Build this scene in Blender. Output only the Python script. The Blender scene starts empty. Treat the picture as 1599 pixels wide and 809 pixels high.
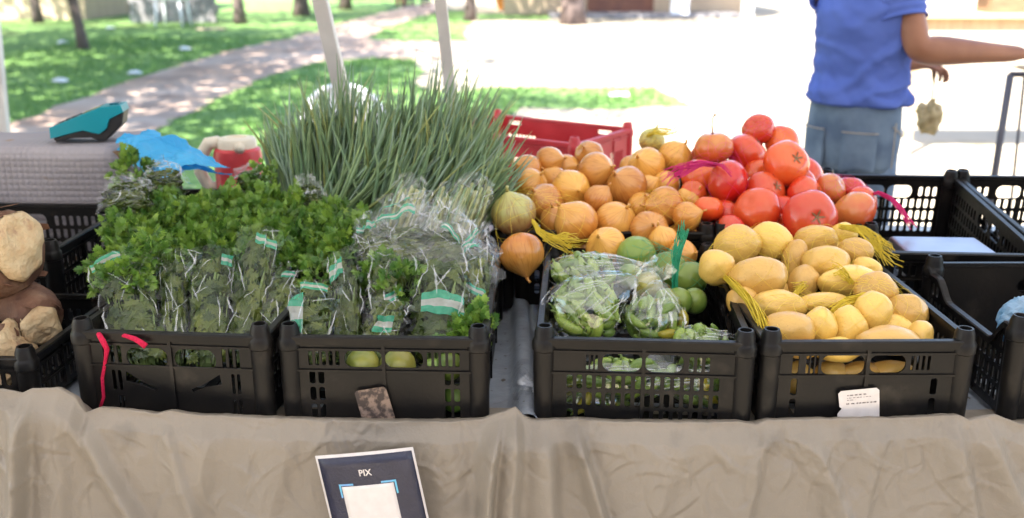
import bpy, bmesh, math, random
from mathutils import Vector, Matrix, Quaternion, noise, geometry
from mathutils.bvhtree import BVHTree
R = math.radians
rng = random.Random(7)
scn = bpy.context.scene
col = scn.collection
# ------------------------------------------------------------------ camera
CAMZ, F, PITCH, YAW = 1.57, 1550.0, R(16.7), R(0.57)
cam_d = bpy.data.cameras.new('camera')
cam = bpy.data.objects.new('camera', cam_d); col.objects.link(cam)
cam_d.sensor_width = 36; cam_d.sensor_fit = 'HORIZONTAL'; cam_d.lens = F / 1599 * 36
cam_d.clip_start = .05; cam_d.clip_end = 600
cam.location = (0, 0, CAMZ); cam.rotation_euler = (R(90) - PITCH, 0, YAW)
cam_d.dof.use_dof = True; cam_d.dof.focus_distance = 1.72; cam_d.dof.aperture_fstop = 3.3
scn.camera = cam
# ------------------------------------------------------------------ world, sun, exposure
SUN = Vector((.40, .55, -.95)).normalized()           # direction the light travels
w = bpy.data.worlds.new('World'); scn.world = w; w.use_nodes = True
nt = w.node_tree
sky = nt.nodes.new('ShaderNodeTexSky'); sky.sky_type = 'NISHITA'; sky.sun_disc = False
sky.sun_elevation = math.asin(-SUN.z); sky.sun_rotation = math.atan2(-SUN.x, -SUN.y)
sky.air_density = 1.0; sky.dust_density = 1.5
bg = nt.nodes['Background']; bg.inputs['Strength'].default_value = .15
nt.links.new(sky.outputs[0], bg.inputs[0])
sl = bpy.data.lights.new('sun', 'SUN'); sl.energy = 5.0; sl.angle = R(.53); sl.color = (1, .95, .86)
so = bpy.data.objects.new('sun', sl); col.objects.link(so)
so.rotation_euler = SUN.to_track_quat('-Z', 'Y').to_euler(); so.location = (-6, -8, 14)
scn.view_settings.view_transform = 'Standard'; scn.view_settings.look = 'None'
scn.view_settings.gamma = 1; scn.view_settings.exposure = 2.38
try:
    scn.cycles.transparent_max_bounces = 24; scn.cycles.max_bounces = 10
except Exception: pass
# ------------------------------------------------------------------ pixel helper (photo pixels -> world points on a plane)
MW = Matrix.Rotation(YAW, 3, 'Z') @ Matrix.Rotation(R(90) - PITCH, 3, 'X')
CP = Vector((0, 0, CAMZ))
def ray(u, v): return (MW @ Vector(((u - 799.5) / F, (404.5 - v) / F, -1.0)))
def atz(u, v, z=0.0):
    d = ray(u, v); return CP + d * ((z - CAMZ) / d.z)
def aty(u, v, y):
    d = ray(u, v); return CP + d * (y / d.y)
# ------------------------------------------------------------------ object helpers
def nz(p, s=1.0, o=0.0): return noise.noise(Vector((p[0] * s + o, p[1] * s + o * 1.7, p[2] * s - o)))
def props(o, label=None, cat=None, group=None, kind=None):
    if label: o['label'] = label
    if cat: o['category'] = cat
    if group: o['group'] = group
    if kind: o['kind'] = kind
    return o
def empty(name, loc=(0, 0, 0), rot=(0, 0, 0), label=None, cat=None, group=None, kind=None):
    o = bpy.data.objects.new(name, None); col.objects.link(o)
    o.empty_display_size = .05; o.location = loc; o.rotation_euler = rot
    return props(o, label, cat, group, kind)
def link(name, me, mat=None, parent=None, loc=(0, 0, 0), rot=None, scale=None):
    o = bpy.data.objects.new(name, me); col.objects.link(o)
    if mat is not None and not me.materials: me.materials.append(mat)
    if parent: o.parent = parent
    o.location = loc
    if rot is not None:
        if isinstance(rot, Quaternion): o.rotation_mode = 'QUATERNION'; o.rotation_quaternion = rot
        else: o.rotation_euler = rot
    if scale is not None: o.scale = scale if hasattr(scale, '__len__') else (scale,) * 3
    return o
def copy_tree(o, parent=None):
    c = o.copy(); col.objects.link(c)
    if parent: c.parent = parent
    for ch in o.children: copy_tree(ch, c)
    return c
class MB:
    """collects geometry for ONE mesh"""
    def __init__(s): s.v = []; s.f = []; s.m = []; s.cur = 0
    def add(s, vs, fs):
        b = len(s.v); s.v += [tuple(p) for p in vs]; s.f += [tuple(i + b for i in f) for f in fs]; s.m += [s.cur] * len(fs)
    def box(s, c, size, rot=None, taper=1.0):
        x, y, z = [k / 2 for k in size]; c = Vector(c)
        vs = [Vector((a * x * (taper if e > 0 else 1), b * y * (taper if e > 0 else 1), e * z)) for e in (-1, 1) for b in (-1, 1) for a in (-1, 1)]
        if rot is not None: vs = [rot @ p for p in vs]
        s.add([p + c for p in vs], [(0, 2, 3, 1), (4, 5, 7, 6), (0, 1, 5, 4), (2, 6, 7, 3), (0, 4, 6, 2), (1, 3, 7, 5)])
    def tube(s, pts, rad, n=6, cap=True, flat=1.0):
        pts = [Vector(p) for p in pts]; k = len(pts)
        if not hasattr(rad, '__len__'): rad = [rad] * k
        t0 = (pts[1] - pts[0]).normalized()
        a = t0.orthogonal().normalized(); vs = []
        for i in range(k):
            t = (pts[min(i + 1, k - 1)] - pts[max(i - 1, 0)])
            t = t.normalized() if t.length > 1e-9 else t0
            a = (a - t * a.dot(t))
            a = a.normalized() if a.length > 1e-6 else t.orthogonal().normalized()
            b = t.cross(a)
            for j in range(n):
                an = 2 * math.pi * j / n
                vs.append(pts[i] + (a * math.cos(an) + b * math.sin(an) * flat) * rad[i])
        fs = [(i * n + j, i * n + (j + 1) % n, (i + 1) * n + (j + 1) % n, (i + 1) * n + j) for i in range(k - 1) for j in range(n)]
        if cap: fs += [tuple(range(n - 1, -1, -1)), tuple(range((k - 1) * n, k * n))]
        s.add(vs, fs)
    def lathe(s, prof, n=16, c=(0, 0, 0), M=None):
        c = Vector(c); vs = []
        for r, z in prof:
            for j in range(n):
                an = 2 * math.pi * j / n; p = Vector((r * math.cos(an), r * math.sin(an), z))
                vs.append((M @ p if M else p) + c)
        k = len(prof)
        fs = [(i * n + j, i * n + (j + 1) % n, (i + 1) * n + (j + 1) % n, (i + 1) * n + j) for i in range(k - 1) for j in range(n)]
        fs += [tuple(range(n - 1, -1, -1)), tuple(range((k - 1) * n, k * n))]
        s.add(vs, fs)
    def rings(s, rs, cap=True):
        n = len(rs[0]); vs = [p for r in rs for p in r]; k = len(rs)
        fs = [(i * n + j, i * n + (j + 1) % n, (i + 1) * n + (j + 1) % n, (i + 1) * n + j) for i in range(k - 1) for j in range(n)]
        if cap: fs += [tuple(range(n - 1, -1, -1)), tuple(range((k - 1) * n, k * n))]
        s.add(vs, fs)
    def grid(s, fn, nu, nv, wrapu=False):
        vs = [fn(i / nu, j / nv) for j in range(nv + 1) for i in range(nu + 1)]; w_ = nu + 1
        s.add(vs, [(j * w_ + i, j * w_ + i + 1, (j + 1) * w_ + i + 1, (j + 1) * w_ + i) for j in range(nv) for i in range(nu)])
    def holed(s, outline, holes, th, place):
        """flat sheet with holes, extruded by th; place(x, y, d) -> point"""
        loops = [[Vector((x, y, 0)) for x, y in outline]] + [[Vector((x, y, 0)) for x, y in h] for h in holes]
        tris = geometry.tessellate_polygon(loops)
        flat = [p for l in loops for p in l]; n = len(flat)
        vs = [place(p.x, p.y, 0) for p in flat] + [place(p.x, p.y, th) for p in flat]
        fs = [tuple(t) for t in tris] + [tuple(n + i for i in reversed(t)) for t in tris]
        b = 0
        for l in loops:
            k = len(l)
            for i in range(k): fs.append((b + i, b + (i + 1) % k, n + b + (i + 1) % k, n + b + i))
            b += k
        s.add(vs, fs)
    def mesh(s, name, mats=None, smooth=True, fix=False):
        me = bpy.data.meshes.new(name); me.from_pydata(s.v, [], s.f)
        for m in (mats if isinstance(mats, (list, tuple)) else [mats] if mats else []): me.materials.append(m)
        if any(s.m): me.polygons.foreach_set('material_index', s.m)
        if fix:
            bm = bmesh.new(); bm.from_mesh(me); bmesh.ops.recalc_face_normals(bm, faces=bm.faces); bm.to_mesh(me); bm.free()
        me.polygons.foreach_set('use_smooth', [smooth] * len(me.polygons)); me.update()
        return me
    def build(s, name, mat, parent=None, smooth=True, loc=(0, 0, 0), rot=None, fix=False, sharp=None):
        me = s.mesh(name, mat, smooth, fix)
        if sharp: me.set_sharp_from_angle(angle=R(sharp))
        return link(name, me, None, parent, loc, rot)
def bevel(o, w_=.002, n=2):
    m = o.modifiers.new('bevel', 'BEVEL'); m.width = w_; m.segments = n; m.limit_method = 'ANGLE'; return o
def evaluated(o, name):
    dg = bpy.context.evaluated_depsgraph_get(); dg.update()
    return bpy.data.meshes.new_from_object(o.evaluated_get(dg), depsgraph=dg)
# ------------------------------------------------------------------ materials
def NT(name):
    m = bpy.data.materials.new(name); m.use_nodes = True
    return m, m.node_tree, m.node_tree.nodes['Principled BSDF'], m.node_tree.links.new
def mat(name, c1, c2=None, scale=8, rough=.5, spec=.5, bump=0, bscale=60, detail=4, stretch=None, metal=0, island=0, objrand=0, lo=.35, hi=.65,
        c3=None, s3=40, lo3=.6, hi3=.7, coat=0, trans=0, sss=0, alpha=1):
    m, t, b, L = NT(name); N = t.nodes.new
    b.inputs['Roughness'].default_value = rough; b.inputs['Metallic'].default_value = metal
    b.inputs['Specular IOR Level'].default_value = spec
    if coat: b.inputs['Coat Weight'].default_value = coat; b.inputs['Coat Roughness'].default_value = .15
    if sss:
        b.inputs['Subsurface Weight'].default_value = sss; b.inputs['Subsurface Radius'].default_value = (.01, .004, .002); b.inputs['Subsurface Scale'].default_value = .6
    if alpha < 1: b.inputs['Alpha'].default_value = alpha
    tc = N('ShaderNodeTexCoord'); vec = tc.outputs['Object']
    oi = N('ShaderNodeObjectInfo')
    ad = N('ShaderNodeVectorMath'); ad.operation = 'MULTIPLY_ADD'
    L(oi.outputs['Random'], ad.inputs[0]); ad.inputs[1].default_value = (37, 91, 53); L(vec, ad.inputs[2]); vec = ad.outputs[0]
    if stretch:
        mp = N('ShaderNodeMapping'); mp.inputs['Scale'].default_value = stretch; L(vec, mp.inputs[0]); vec = mp.outputs[0]
    out = None
    def mix(fac, a, c):
        x = N('ShaderNodeMix'); x.data_type = 'RGBA'
        L(fac, x.inputs[0])
        if isinstance(a, tuple): x.inputs[6].default_value = (*a, 1)
        else: L(a, x.inputs[6])
        x.inputs[7].default_value = (*c, 1); return x.outputs[2]
    def rampn(s, lo_, hi_):
        n = N('ShaderNodeTexNoise'); n.inputs['Scale'].default_value = s; n.inputs['Detail'].default_value = detail; L(vec, n.inputs['Vector'])
        mr = N('ShaderNodeMapRange'); mr.inputs[1].default_value = lo_; mr.inputs[2].default_value = hi_; L(n.outputs[0], mr.inputs[0]); return mr.outputs[0]
    cur = c1
    if c2: cur = mix(rampn(scale, lo, hi), cur, c2)
    if c3: cur = mix(rampn(s3, lo3, hi3), cur, c3)
    if island or objrand:
        if isinstance(cur, tuple):
            rgb = N('ShaderNodeRGB'); rgb.outputs[0].default_value = (*cur, 1); cur = rgb.outputs[0]
        hs = N('ShaderNodeHueSaturation'); L(cur, hs.inputs['Color'])
        src = oi.outputs['Random']
        if island:
            ge = N('ShaderNodeNewGeometry'); src = ge.outputs['Random Per Island']
        k = island or objrand
        mr = N('ShaderNodeMapRange'); mr.inputs[3].default_value = 1 - k; mr.inputs[4].default_value = 1 + k; L(src, mr.inputs[0]); L(mr.outputs[0], hs.inputs['Value'])
        mh = N('ShaderNodeMapRange'); mh.inputs[3].default_value = .5 + k * .05; mh.inputs[4].default_value = .5 - k * .05; L(src, mh.inputs[0]); L(mh.outputs[0], hs.inputs['Hue'])
        cur = hs.outputs[0]
    if isinstance(cur, tuple): b.inputs['Base Color'].default_value = (*cur, 1)
    else: L(cur, b.inputs['Base Color'])
    if bump:
        n = N('ShaderNodeTexNoise'); n.inputs['Scale'].default_value = bscale; n.inputs['Detail'].default_value = 5; L(vec, n.inputs['Vector'])
        bp = N('ShaderNodeBump'); bp.inputs['Strength'].default_value = bump; bp.inputs['Distance'].default_value = .01; L(n.outputs[0], bp.inputs['Height']); L(bp.outputs[0], b.inputs['Normal'])
    if trans:
        tr = N('ShaderNodeBsdfTranslucent'); ms = N('ShaderNodeMixShader'); ms.inputs[0].default_value = trans
        if isinstance(cur, tuple): tr.inputs[0].default_value = (*cur, 1)
        else: L(cur, tr.inputs[0])
        L(b.outputs[0], ms.inputs[1]); L(tr.outputs[0], ms.inputs[2]); L(ms.outputs[0], t.nodes['Material Output'].inputs[0])
    return m
def film(name, tint=(1, 1, 1), gloss=(.95, .97, 1), base=.022, edge=.34, rough=.03, milk=.0, bs=24, bstr=.08):
    """thin clear plastic film: mostly transparent, glossy at grazing angles, slightly milky"""
    m, t, b, L = NT(name); N = t.nodes.new; t.nodes.remove(b)
    tr = N('ShaderNodeBsdfTransparent'); tr.inputs[0].default_value = (*tint, 1)
    gl = N('ShaderNodeBsdfGlossy'); gl.inputs[0].default_value = (*gloss, 1); gl.inputs['Roughness'].default_value = rough
    di = N('ShaderNodeBsdfDiffuse'); di.inputs[0].default_value = (.8, .83, .82, 1)
    lw = N('ShaderNodeLayerWeight'); lw.inputs[0].default_value = .4
    n = N('ShaderNodeTexNoise'); n.inputs['Scale'].default_value = bs; n.inputs['Detail'].default_value = 3
    tc = N('ShaderNodeTexCoord'); L(tc.outputs['Object'], n.inputs['Vector'])
    bp = N('ShaderNodeBump'); bp.inputs['Strength'].default_value = bstr; bp.inputs['Distance'].default_value = .01
    L(n.outputs[0], bp.inputs['Height']); L(bp.outputs[0], gl.inputs['Normal']); L(bp.outputs[0], lw.inputs['Normal'])
    mr = N('ShaderNodeMapRange'); mr.inputs[1].default_value = .5; mr.inputs[3].default_value = base; mr.inputs[4].default_value = edge; L(lw.outputs['Facing'], mr.inputs[0])
    a = N('ShaderNodeMixShader'); a.inputs[0].default_value = milk; L(tr.outputs[0], a.inputs[1]); L(di.outputs[0], a.inputs[2])
    c = N('ShaderNodeMixShader'); L(mr.outputs[0], c.inputs[0]); L(a.outputs[0], c.inputs[1]); L(gl.outputs[0], c.inputs[2])
    L(c.outputs[0], t.nodes['Material Output'].inputs[0]); return m
M = {}
M['black'] = mat('black_plastic', (.004, .004, .0045), (.010, .0085, .0075), 9, .40, .22, .06, 120, c3=(.032, .027, .022), s3=16, lo3=.6, hi3=.8)
M['red'] = mat('red_plastic', (.45, .02, .03), (.55, .04, .05), 9, .4)
M['green_rim'] = mat('green_plastic', (.02, .11, .05), None, 9, .4)
M['tarp'] = mat('tarp_cloth', (.232, .20, .16), (.208, .18, .145), 5, .5, .4, .12, 260, c3=(.135, .117, .097), s3=9, lo3=.62, hi3=.8, detail=6)
M['tabletop'] = mat('blue_grey_tarp', (.30, .34, .39), (.20, .22, .25), 12, .35, .5, .3, 40, c3=(.1, .08, .06), s3=60, lo3=.66, hi3=.72)
M['metal'] = mat('painted_metal', (.55, .53, .50), (.42, .4, .38), 6, .35, .5)
M['dmetal'] = mat('dark_metal', (.06, .055, .065), None, 6, .4, .5)
M['wood'] = mat('wood', (.25, .15, .08), (.16, .09, .05), 6, .6, stretch=(1, 8, 8))
M['white'] = mat('white_plastic', (.75, .76, .78), (.68, .69, .71), 5, .35)
M['canopy'] = mat('canopy_fabric', (.62, .63, .67), None, 5, .7, .2, trans=.2)
M['grass_g'] = mat('lawn_ground', (.135, .24, .07), (.165, .265, .09), 1.3, .9, .1, .5, 30, c3=(.16, .15, .07), s3=.8, lo3=.58, hi3=.75, detail=8)
M['blade'] = mat('grass_blades', (.13, .25, .065), (.17, .285, .09), .8, .7, .2, island=.35, trans=.3)
M['sand'] = mat('sandy_ground', (.42, .36, .27), (.36, .30, .22), .7, .95, .1, .4, 25, c3=(.24, .22, .14), s3=2.2, lo3=.58, hi3=.75, detail=8)
M['path'] = mat('path_concrete', (.42, .285, .21), (.46, .36, .30), .9, .9, .2, .3, 30, c3=(.22, .14, .11), s3=1.6, lo3=.5, hi3=.72, detail=8)
M['bark'] = mat('tree_bark', (.16, .12, .11), (.09, .07, .065), 5, .9, .1, .8, 18, stretch=(1, 1, .3))
M['crown'] = mat('tree_leaves', (.05, .11, .02), None, 3, .6, .3, island=.4, trans=.35)
M['parsley'] = mat('parsley_leaf', (.19, .33, .045), (.07, .17, .03), 14, .32, .4, island=.42, trans=.3)
M['parsley_d'] = mat('wilting_parsley_leaf', (.12, .16, .03), (.045, .08, .018), 14, .4, .4, island=.45, trans=.3)
M['pstem'] = mat('parsley_stem', (.15, .22, .06), None, 3, .5, .4)
M['onion_leaf'] = mat('spring_onion_leaf', (.125, .225, .12), (.19, .27, .11), 7, .42, .5, stretch=(1, 1, .35), objrand=.28)
M['onion_leaf_y'] = mat('yellowing_onion_leaf', (.26, .29, .10), (.20, .25, .08), 7, .42, .5, stretch=(1, 1, .35), objrand=.2)
M['onion_leaf_b'] = mat('waxy_onion_leaf', (.21, .30, .22), (.16, .25, .16), 7, .35, .5, stretch=(1, 1, .35), objrand=.25)
M['yellow_net'] = mat('yellow_net', (.85, .66, .06), None, 3, .45, .4, trans=.25)
M['pink_net'] = mat('pink_net', (.75, .03, .22), None, 3, .45, .4, trans=.25)
M['green_net'] = mat('green_net', (.04, .42, .22), None, 3, .45, .4, trans=.25)
M['film'] = film('clear_cellophane')
M['film2'] = film('clear_crumpled_plastic', base=.05, edge=.45, rough=.035, milk=.004, bs=30, bstr=.1)
M['bag'] = film('thin_plastic_bag', base=.10, edge=.65, rough=.045, milk=.0, bs=20, bstr=.1)
def fold_glint_film(name):
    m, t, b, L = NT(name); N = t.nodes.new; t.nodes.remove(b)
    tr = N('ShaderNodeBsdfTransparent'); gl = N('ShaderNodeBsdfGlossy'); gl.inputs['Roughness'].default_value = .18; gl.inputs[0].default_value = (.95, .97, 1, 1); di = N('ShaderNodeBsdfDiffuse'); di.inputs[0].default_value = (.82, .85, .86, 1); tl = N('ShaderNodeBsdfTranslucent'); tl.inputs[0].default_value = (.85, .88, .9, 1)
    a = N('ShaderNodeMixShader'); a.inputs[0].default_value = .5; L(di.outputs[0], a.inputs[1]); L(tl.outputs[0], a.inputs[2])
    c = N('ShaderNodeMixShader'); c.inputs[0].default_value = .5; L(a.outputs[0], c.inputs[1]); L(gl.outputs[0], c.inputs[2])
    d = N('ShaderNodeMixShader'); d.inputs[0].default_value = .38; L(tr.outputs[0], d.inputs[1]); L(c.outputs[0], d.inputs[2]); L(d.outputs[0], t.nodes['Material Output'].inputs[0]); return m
M['fold'] = fold_glint_film('pale_fold_glint')  # whitish fold film: glints on the plastic put into its colour
M['bluefilm'] = mat('blue_plastic_bag', (.04, .42, .80), (.08, .52, .88), 10, .25, .5, .2, 30, trans=.35)
M['band_g'] = mat('green_print', (.03, .27, .16), (.06, .36, .22), 60, .25, .5, alpha=.72)
M['band_w'] = mat('white_print', (.5, .52, .48), (.4, .42, .38), 60, .25, .5, alpha=.62)
M['wall_b'] = mat('beige_render', (.5, .38, .26), (.44, .33, .23), 2, .9)
M['wall_w'] = mat('white_render', (.72, .74, .78), (.64, .66, .7), 2, .9)
M['grey_block'] = mat('grey_block', (.24, .23, .24), (.17, .16, .16), 3, .9)
M['roof'] = mat('roof_tile', (.3, .12, .07), (.22, .09, .06), 4, .8)
M['door'] = mat('brown_door', (.2, .07, .035), (.15, .05, .03), 4, .5)
M['glass'] = mat('window_glass', (.03, .04, .05), None, 4, .1)
M['skin'] = mat('skin', (.33, .15, .085), (.27, .12, .07), 10, .5, .4, sss=.08)
M['shirt'] = mat('blue_cotton', (.105, .165, .50), (.085, .135, .43), 6, .85, .2, .05, 300)
M['jeans'] = mat('washed_denim', (.16, .22, .30), (.09, .13, .20), 9, .85, .2, .15, 400, detail=6)
M['hair'] = mat('dark_hair', (.012, .009, .008), None, 10, .5)
M['shoe'] = mat('shoe_leather', (.03, .025, .022), None, 10, .5)
M['teal'] = mat('teal_plastic', (.005, .25, .31), (.005, .27, .34), 5, .3)
M['keyblack'] = mat('matt_black_plastic', (.012, .012, .014), None, 5, .45)
M['navy'] = mat('poster_navy', (.012, .014, .035), (.018, .02, .045), 40, .35, .5, .15, 250)
M['paper'] = mat('paper_white', (.62, .58, .56), (.57, .53, .51), 60, .5)
M['ink'] = mat('printed_ink', (.09, .07, .07), None, 5, .5)
M['cyan'] = mat('cyan_print', (.10, .45, .6), (.16, .3, .6), 60, .4)
M['magenta'] = mat('magenta_print', (.5, .08, .45), None, 5, .4)
M['dirty_paper'] = mat('worn_label_paper', (.24, .17, .13), (.05, .035, .03), 75, .6, lo=.42, hi=.55, detail=6)
M['steel'] = mat('brushed_steel', (.36, .35, .40), (.30, .30, .36), 12, .34, .5, metal=.85)
M['white_ends'] = mat('pale_stalks', (.22, .28, .09), (.34, .35, .15), 20, .4)
# ------------------------------------------------------------------ ground
def sheet(name, pts, z, m, kind='structure', sub=1, jit=0.0, seed=0):
    r = random.Random(seed); P = []
    n = len(pts)
    for i in range(n):
        a, b = Vector(pts[i]), Vector(pts[(i + 1) % n]); k = max(1, int((b - a).length / .35)) if jit else 1
        k = min(k, 60)
        for j in range(k):
            q = a.lerp(b, j / k)
            if jit: q = q + Vector((nz(q, 1.3, seed), nz(q, 1.3, seed + 9), 0)) * jit + Vector((r.uniform(-1, 1), r.uniform(-1, 1), 0)) * jit * .35
            P.append((q.x, q.y, 0))
    tris = geometry.tessellate_polygon([[Vector(p) for p in P]])
    mb = MB(); mb.add([(x, y, z) for x, y, _ in P], [t if (Vector(P[t[1]]) - Vector(P[t[0]])).cross(Vector(P[t[2]]) - Vector(P[t[0]])).z > 0 else t[::-1] for t in tris])
    o = mb.build(name, m, smooth=False); o['kind'] = kind; return P
g = MB(); g.grid(lambda a, b: ((a - .5) * 400, (b - .3) * 400, 0), 8, 8)
g.build('ground', M['sand'])['kind'] = 'structure'
G2 = lambda l: [tuple(atz(u, v))[:2] + (0,) for u, v in l]
path_px_left = [(-160, 228), (30, 192), (150, 146), (250, 112), (350, 82), (450, 61), (500, 47), (560, 29), (620, 15), (668, 4)]
path_px_right = [(700, 4), (682, 20), (650, 28), (600, 46), (572, 62), (640, 66), (740, 66), (735, 92), (640, 92), (580, 92), (500, 97), (420, 119), (350, 151), (290, 181), (240, 208), (150, 262)]
lawnL = G2(path_px_left[1:]) + [(-3.2, 60, 0), (-60, 60, 0), (-60, 6, 0), (-7, 6, 0)]
lawnN = G2([(240, 208), (290, 181), (350, 151), (420, 119), (500, 97), (580, 92), (650, 93), (662, 112), (640, 130), (700, 146), (770, 138), (900, 138), (1010, 137), (1055, 150), (1078, 167), (960, 169), (820, 168), (780, 185), (700, 215)]) + [(-1.2, 6, 0), (-5, 6, 0)]
lawnF = G2([(572, 62), (600, 46), (650, 28), (690, 17), (735, 17), (738, 34), (725, 52), (728, 64), (640, 64)])
lawnT = G2([(742, 22), (860, 20), (860, 31), (748, 31)])
shs = []
for i, (nm, pl) in enumerate((('lawn', lawnL), ('lawn', lawnN), ('lawn', lawnF), ('lawn', lawnT))):
    shs.append(sheet(nm, pl, .006 + .001 * i, M['grass_g'], jit=.16, seed=3 + i))
sheet('path', G2(path_px_left + path_px_right), .014, M['path'], jit=.10, seed=11)
# grass blades: one uncountable carpet over the nearer lawns
def inside(P, x, y):
    c = False; j = len(P) - 1
    for i in range(len(P)):
        if (P[i][1] > y) != (P[j][1] > y) and x < (P[j][0] - P[i][0]) * (y - P[i][1]) / (P[j][1] - P[i][1]) + P[i][0]: c = not c
        j = i
    return c
mb = MB(); r = random.Random(5)
for P, (x0, x1, y0, y1), n in ((shs[0], (-9, -1, 8, 22), 26000), (shs[1], (-4.5, 2.6, 8, 17), 20000), (shs[2], (-4, -.5, 18, 34), 3000)):
    for _ in range(n):
        x, y = r.uniform(x0, x1), y0 + (y1 - y0) * r.random() ** 1.4
        if abs(x) > .56 * y + .3 or not inside(P, x, y): continue
        if nz((x, y, 0), .9) < -.28 and r.random() < .75: continue
        h = r.uniform(.025, .06) * (1 + .5 * nz((x, y, 0), 1.1, 4)); a = r.uniform(0, 6.28); wd = .006 + y * .0006
        dx, dy = math.cos(a) * wd, math.sin(a) * wd; lx, ly = r.uniform(-.03, .03), r.uniform(-.03, .03)
        mb.add([(x - dx, y - dy, .006), (x + dx, y + dy, .006), (x + lx, y + ly, h)], [(0, 1, 2)])
props(mb.build('grass', M['blade'], smooth=False), 'short green grass growing over the lawns beside the path', 'grass', kind='stuff')
# litter and stones on the lawn
for i, (u, v, s, m_, lb) in enumerate(((566, 46, .10, 'white', 0), (0, 0, 0, 0, 0))):
    pass
# ------------------------------------------------------------------ trees
def crown_mesh(seed, n=2500, R0=1.0):
    r = random.Random(seed); mb = MB()
    clumps = [Vector((r.gauss(0, .45), r.gauss(0, .45), r.gauss(0, .3))) for _ in range(34)]
    for _ in range(n):
        c = r.choice(clumps); p = c + Vector((r.gauss(0, .17), r.gauss(0, .17), r.gauss(0, .13)))
        s = r.uniform(.03, .06); q = Vector((r.gauss(0, 1), r.gauss(0, 1), r.gauss(0, 1))).normalized(); a = q.orthogonal().normalized() * s; b = q.cross(a) * .55
        mb.add([p - a, p + b, p + a, p - b], [(0, 1, 2, 3)])
    return mb.mesh('crown', M['crown'], smooth=False)
CROWN = [crown_mesh(1), crown_mesh(2)]
def tree(base, lean, tr, H, cr, label, seed, cname=None, extra=None):
    r = random.Random(seed); root = empty('tree', base, label=label, cat='tree', group='trees round the square')
    mb = MB(); pts = []; rad = []
    for i in range(9):
        t = i / 8; pts.append(Vector((lean[0] * t * H + .05 * math.sin(t * 5 + seed), lean[1] * t * H, t * H - .1))); rad.append(tr * (1.25 if i == 0 else 1) * (1 - .5 * t))
    mb.tube(pts, rad, 12); mb.build('trunk', M['bark'], root)
    top = pts[-1]; cen = top + Vector(((extra or (0, 0))[0], (extra or (0, 0))[1], cr * .45)); 
    lb = MB()
    for k in range(7):
        a = k * .9 + r.random(); e = cen + Vector((math.cos(a) * cr * .6, math.sin(a) * cr * .6, r.uniform(-.2, .35) * cr))
        s0 = pts[5 + k % 4]; mid = s0.lerp(e, .5) + Vector((0, 0, .25)); lb.tube([s0, s0.lerp(mid, .5), mid, e], [tr * .42, tr * .34, tr * .25, tr * .08], 7)
    lb.build('limb', M['bark'], root)
    c = link('crown', CROWN[seed % 2], None, root, cen, (0, 0, seed * 1.3), (cr, cr, cr * .75)); return root
def gp(u, v): p = atz(u, v); return (p.x, p.y, 0)
tree(gp(128, 78), (-.10, 0), .10, 3.6, 3.6, 'slim grey leaning trunk on the near lawn at the left', 1, extra=(-.6, 0))
tree(gp(58, 36), (-.02, 0), .13, 4.2, 3.6, 'thin trunk in front of the beige building at far left', 2)
tree(gp(376, 38), (0.0, 0), .15, 4.2, 3.8, 'straight dark trunk on the lawn right of the white plastic table', 3)
tree(gp(473, 25), (.03, 0), .23, 4.4, 4.0, 'thick dark trunk nearest the left canopy leg', 4)
tree(gp(541, 15), (.03, 0), .20, 4.4, 3.6, 'dark trunk beside the far end of the path', 5)
tree(gp(734, 33), (-.01, 0), .16, 4.2, 2.6, 'pale sunlit trunk just right of the right canopy leg', 6)
tree(gp(893, 38), (-.05, 0), .32, 4.4, 3.0, 'broad trunk lit on its left side near the brown doorway', 7)
# trees standing just outside the picture on the left whose crowns shade the lawn
for i, (x, y, cr, ex, ey) in enumerate(((-6.6, 5.6, 3.1, .6, -.4), (-9.2, 9.2, 3.6, 1.2, .2), (-9.0, 13.4, 3.8, 1.8, .1), (-13.0, 15.0, 4.2, .5, 0), (-12.5, 20.5, 4.2, 0, 0), (-4.7, 3.0, 2.7, 1.6, .3), (-8.2, 11.0, 3.4, 2.0, .2), (-5.4, 8.4, 1.35, 3.5, .6), (-10.5, 17.0, 3.8, 3.2, .4))):
    tree((x, y, 0), (0, 0), .18, 3.9, cr, 'leafy shade tree standing left of the lawn outside the view', 10 + i, extra=(ex, ey))
# ------------------------------------------------------------------ buildings and far things
def house(name, c, size, m, label, doors=(), wins=(), rot=0, roof=True):
    root = empty(name, c, (0, 0, rot), label, 'building')
    x, y, z = size; mb = MB(); mb.box((0, y / 2, z / 2), size); mb.build('wall', m, root, smooth=False)
    if roof:
        mb = MB(); mb.box((0, y / 2, z + .12), (x + .8, y + .8, .2)); mb.box((0, y / 2, z + .7), (x + .5, y + .5, .95), taper=.45); mb.build('roof', M['roof'], root, smooth=False)
    for (dx, w_, h, mm) in doors:
        mb = MB(); mb.box((dx, -.02, h / 2 + .05), (w_, .06, h)); d = mb.build('door', M[mm], root, smooth=False)
        mb = MB(); mb.box((dx + w_ * .38, -.07, 1.0), (.04, .05, .14)); mb.build('handle', M['steel'], d, smooth=False)
    for (wx, wz, w_, h) in wins:
        mb = MB(); mb.box((wx, -.03, wz), (w_, .08, h)); f = mb.build('window', M['white'], root, smooth=False)
        mb = MB(); mb.box((wx - w_ * .24, -.075, wz), (w_ * .42, .02, h * .86)); mb.box((wx + w_ * .24, -.075, wz), (w_ * .42, .02, h * .86)); mb.build('pane', M['glass'], f, smooth=False)
    return root
p = gp(40, 31); house('house', (p[0] - 1.0, p[1], 0), (5.4, 6, 3.2), M['wall_b'], 'beige rendered building wall at the far left edge', [(-1.2, .9, 2.1, 'door')], [(1.0, 1.6, 1.2, 1.0)])
p = gp(150, 23); q = gp(232, 14)
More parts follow.
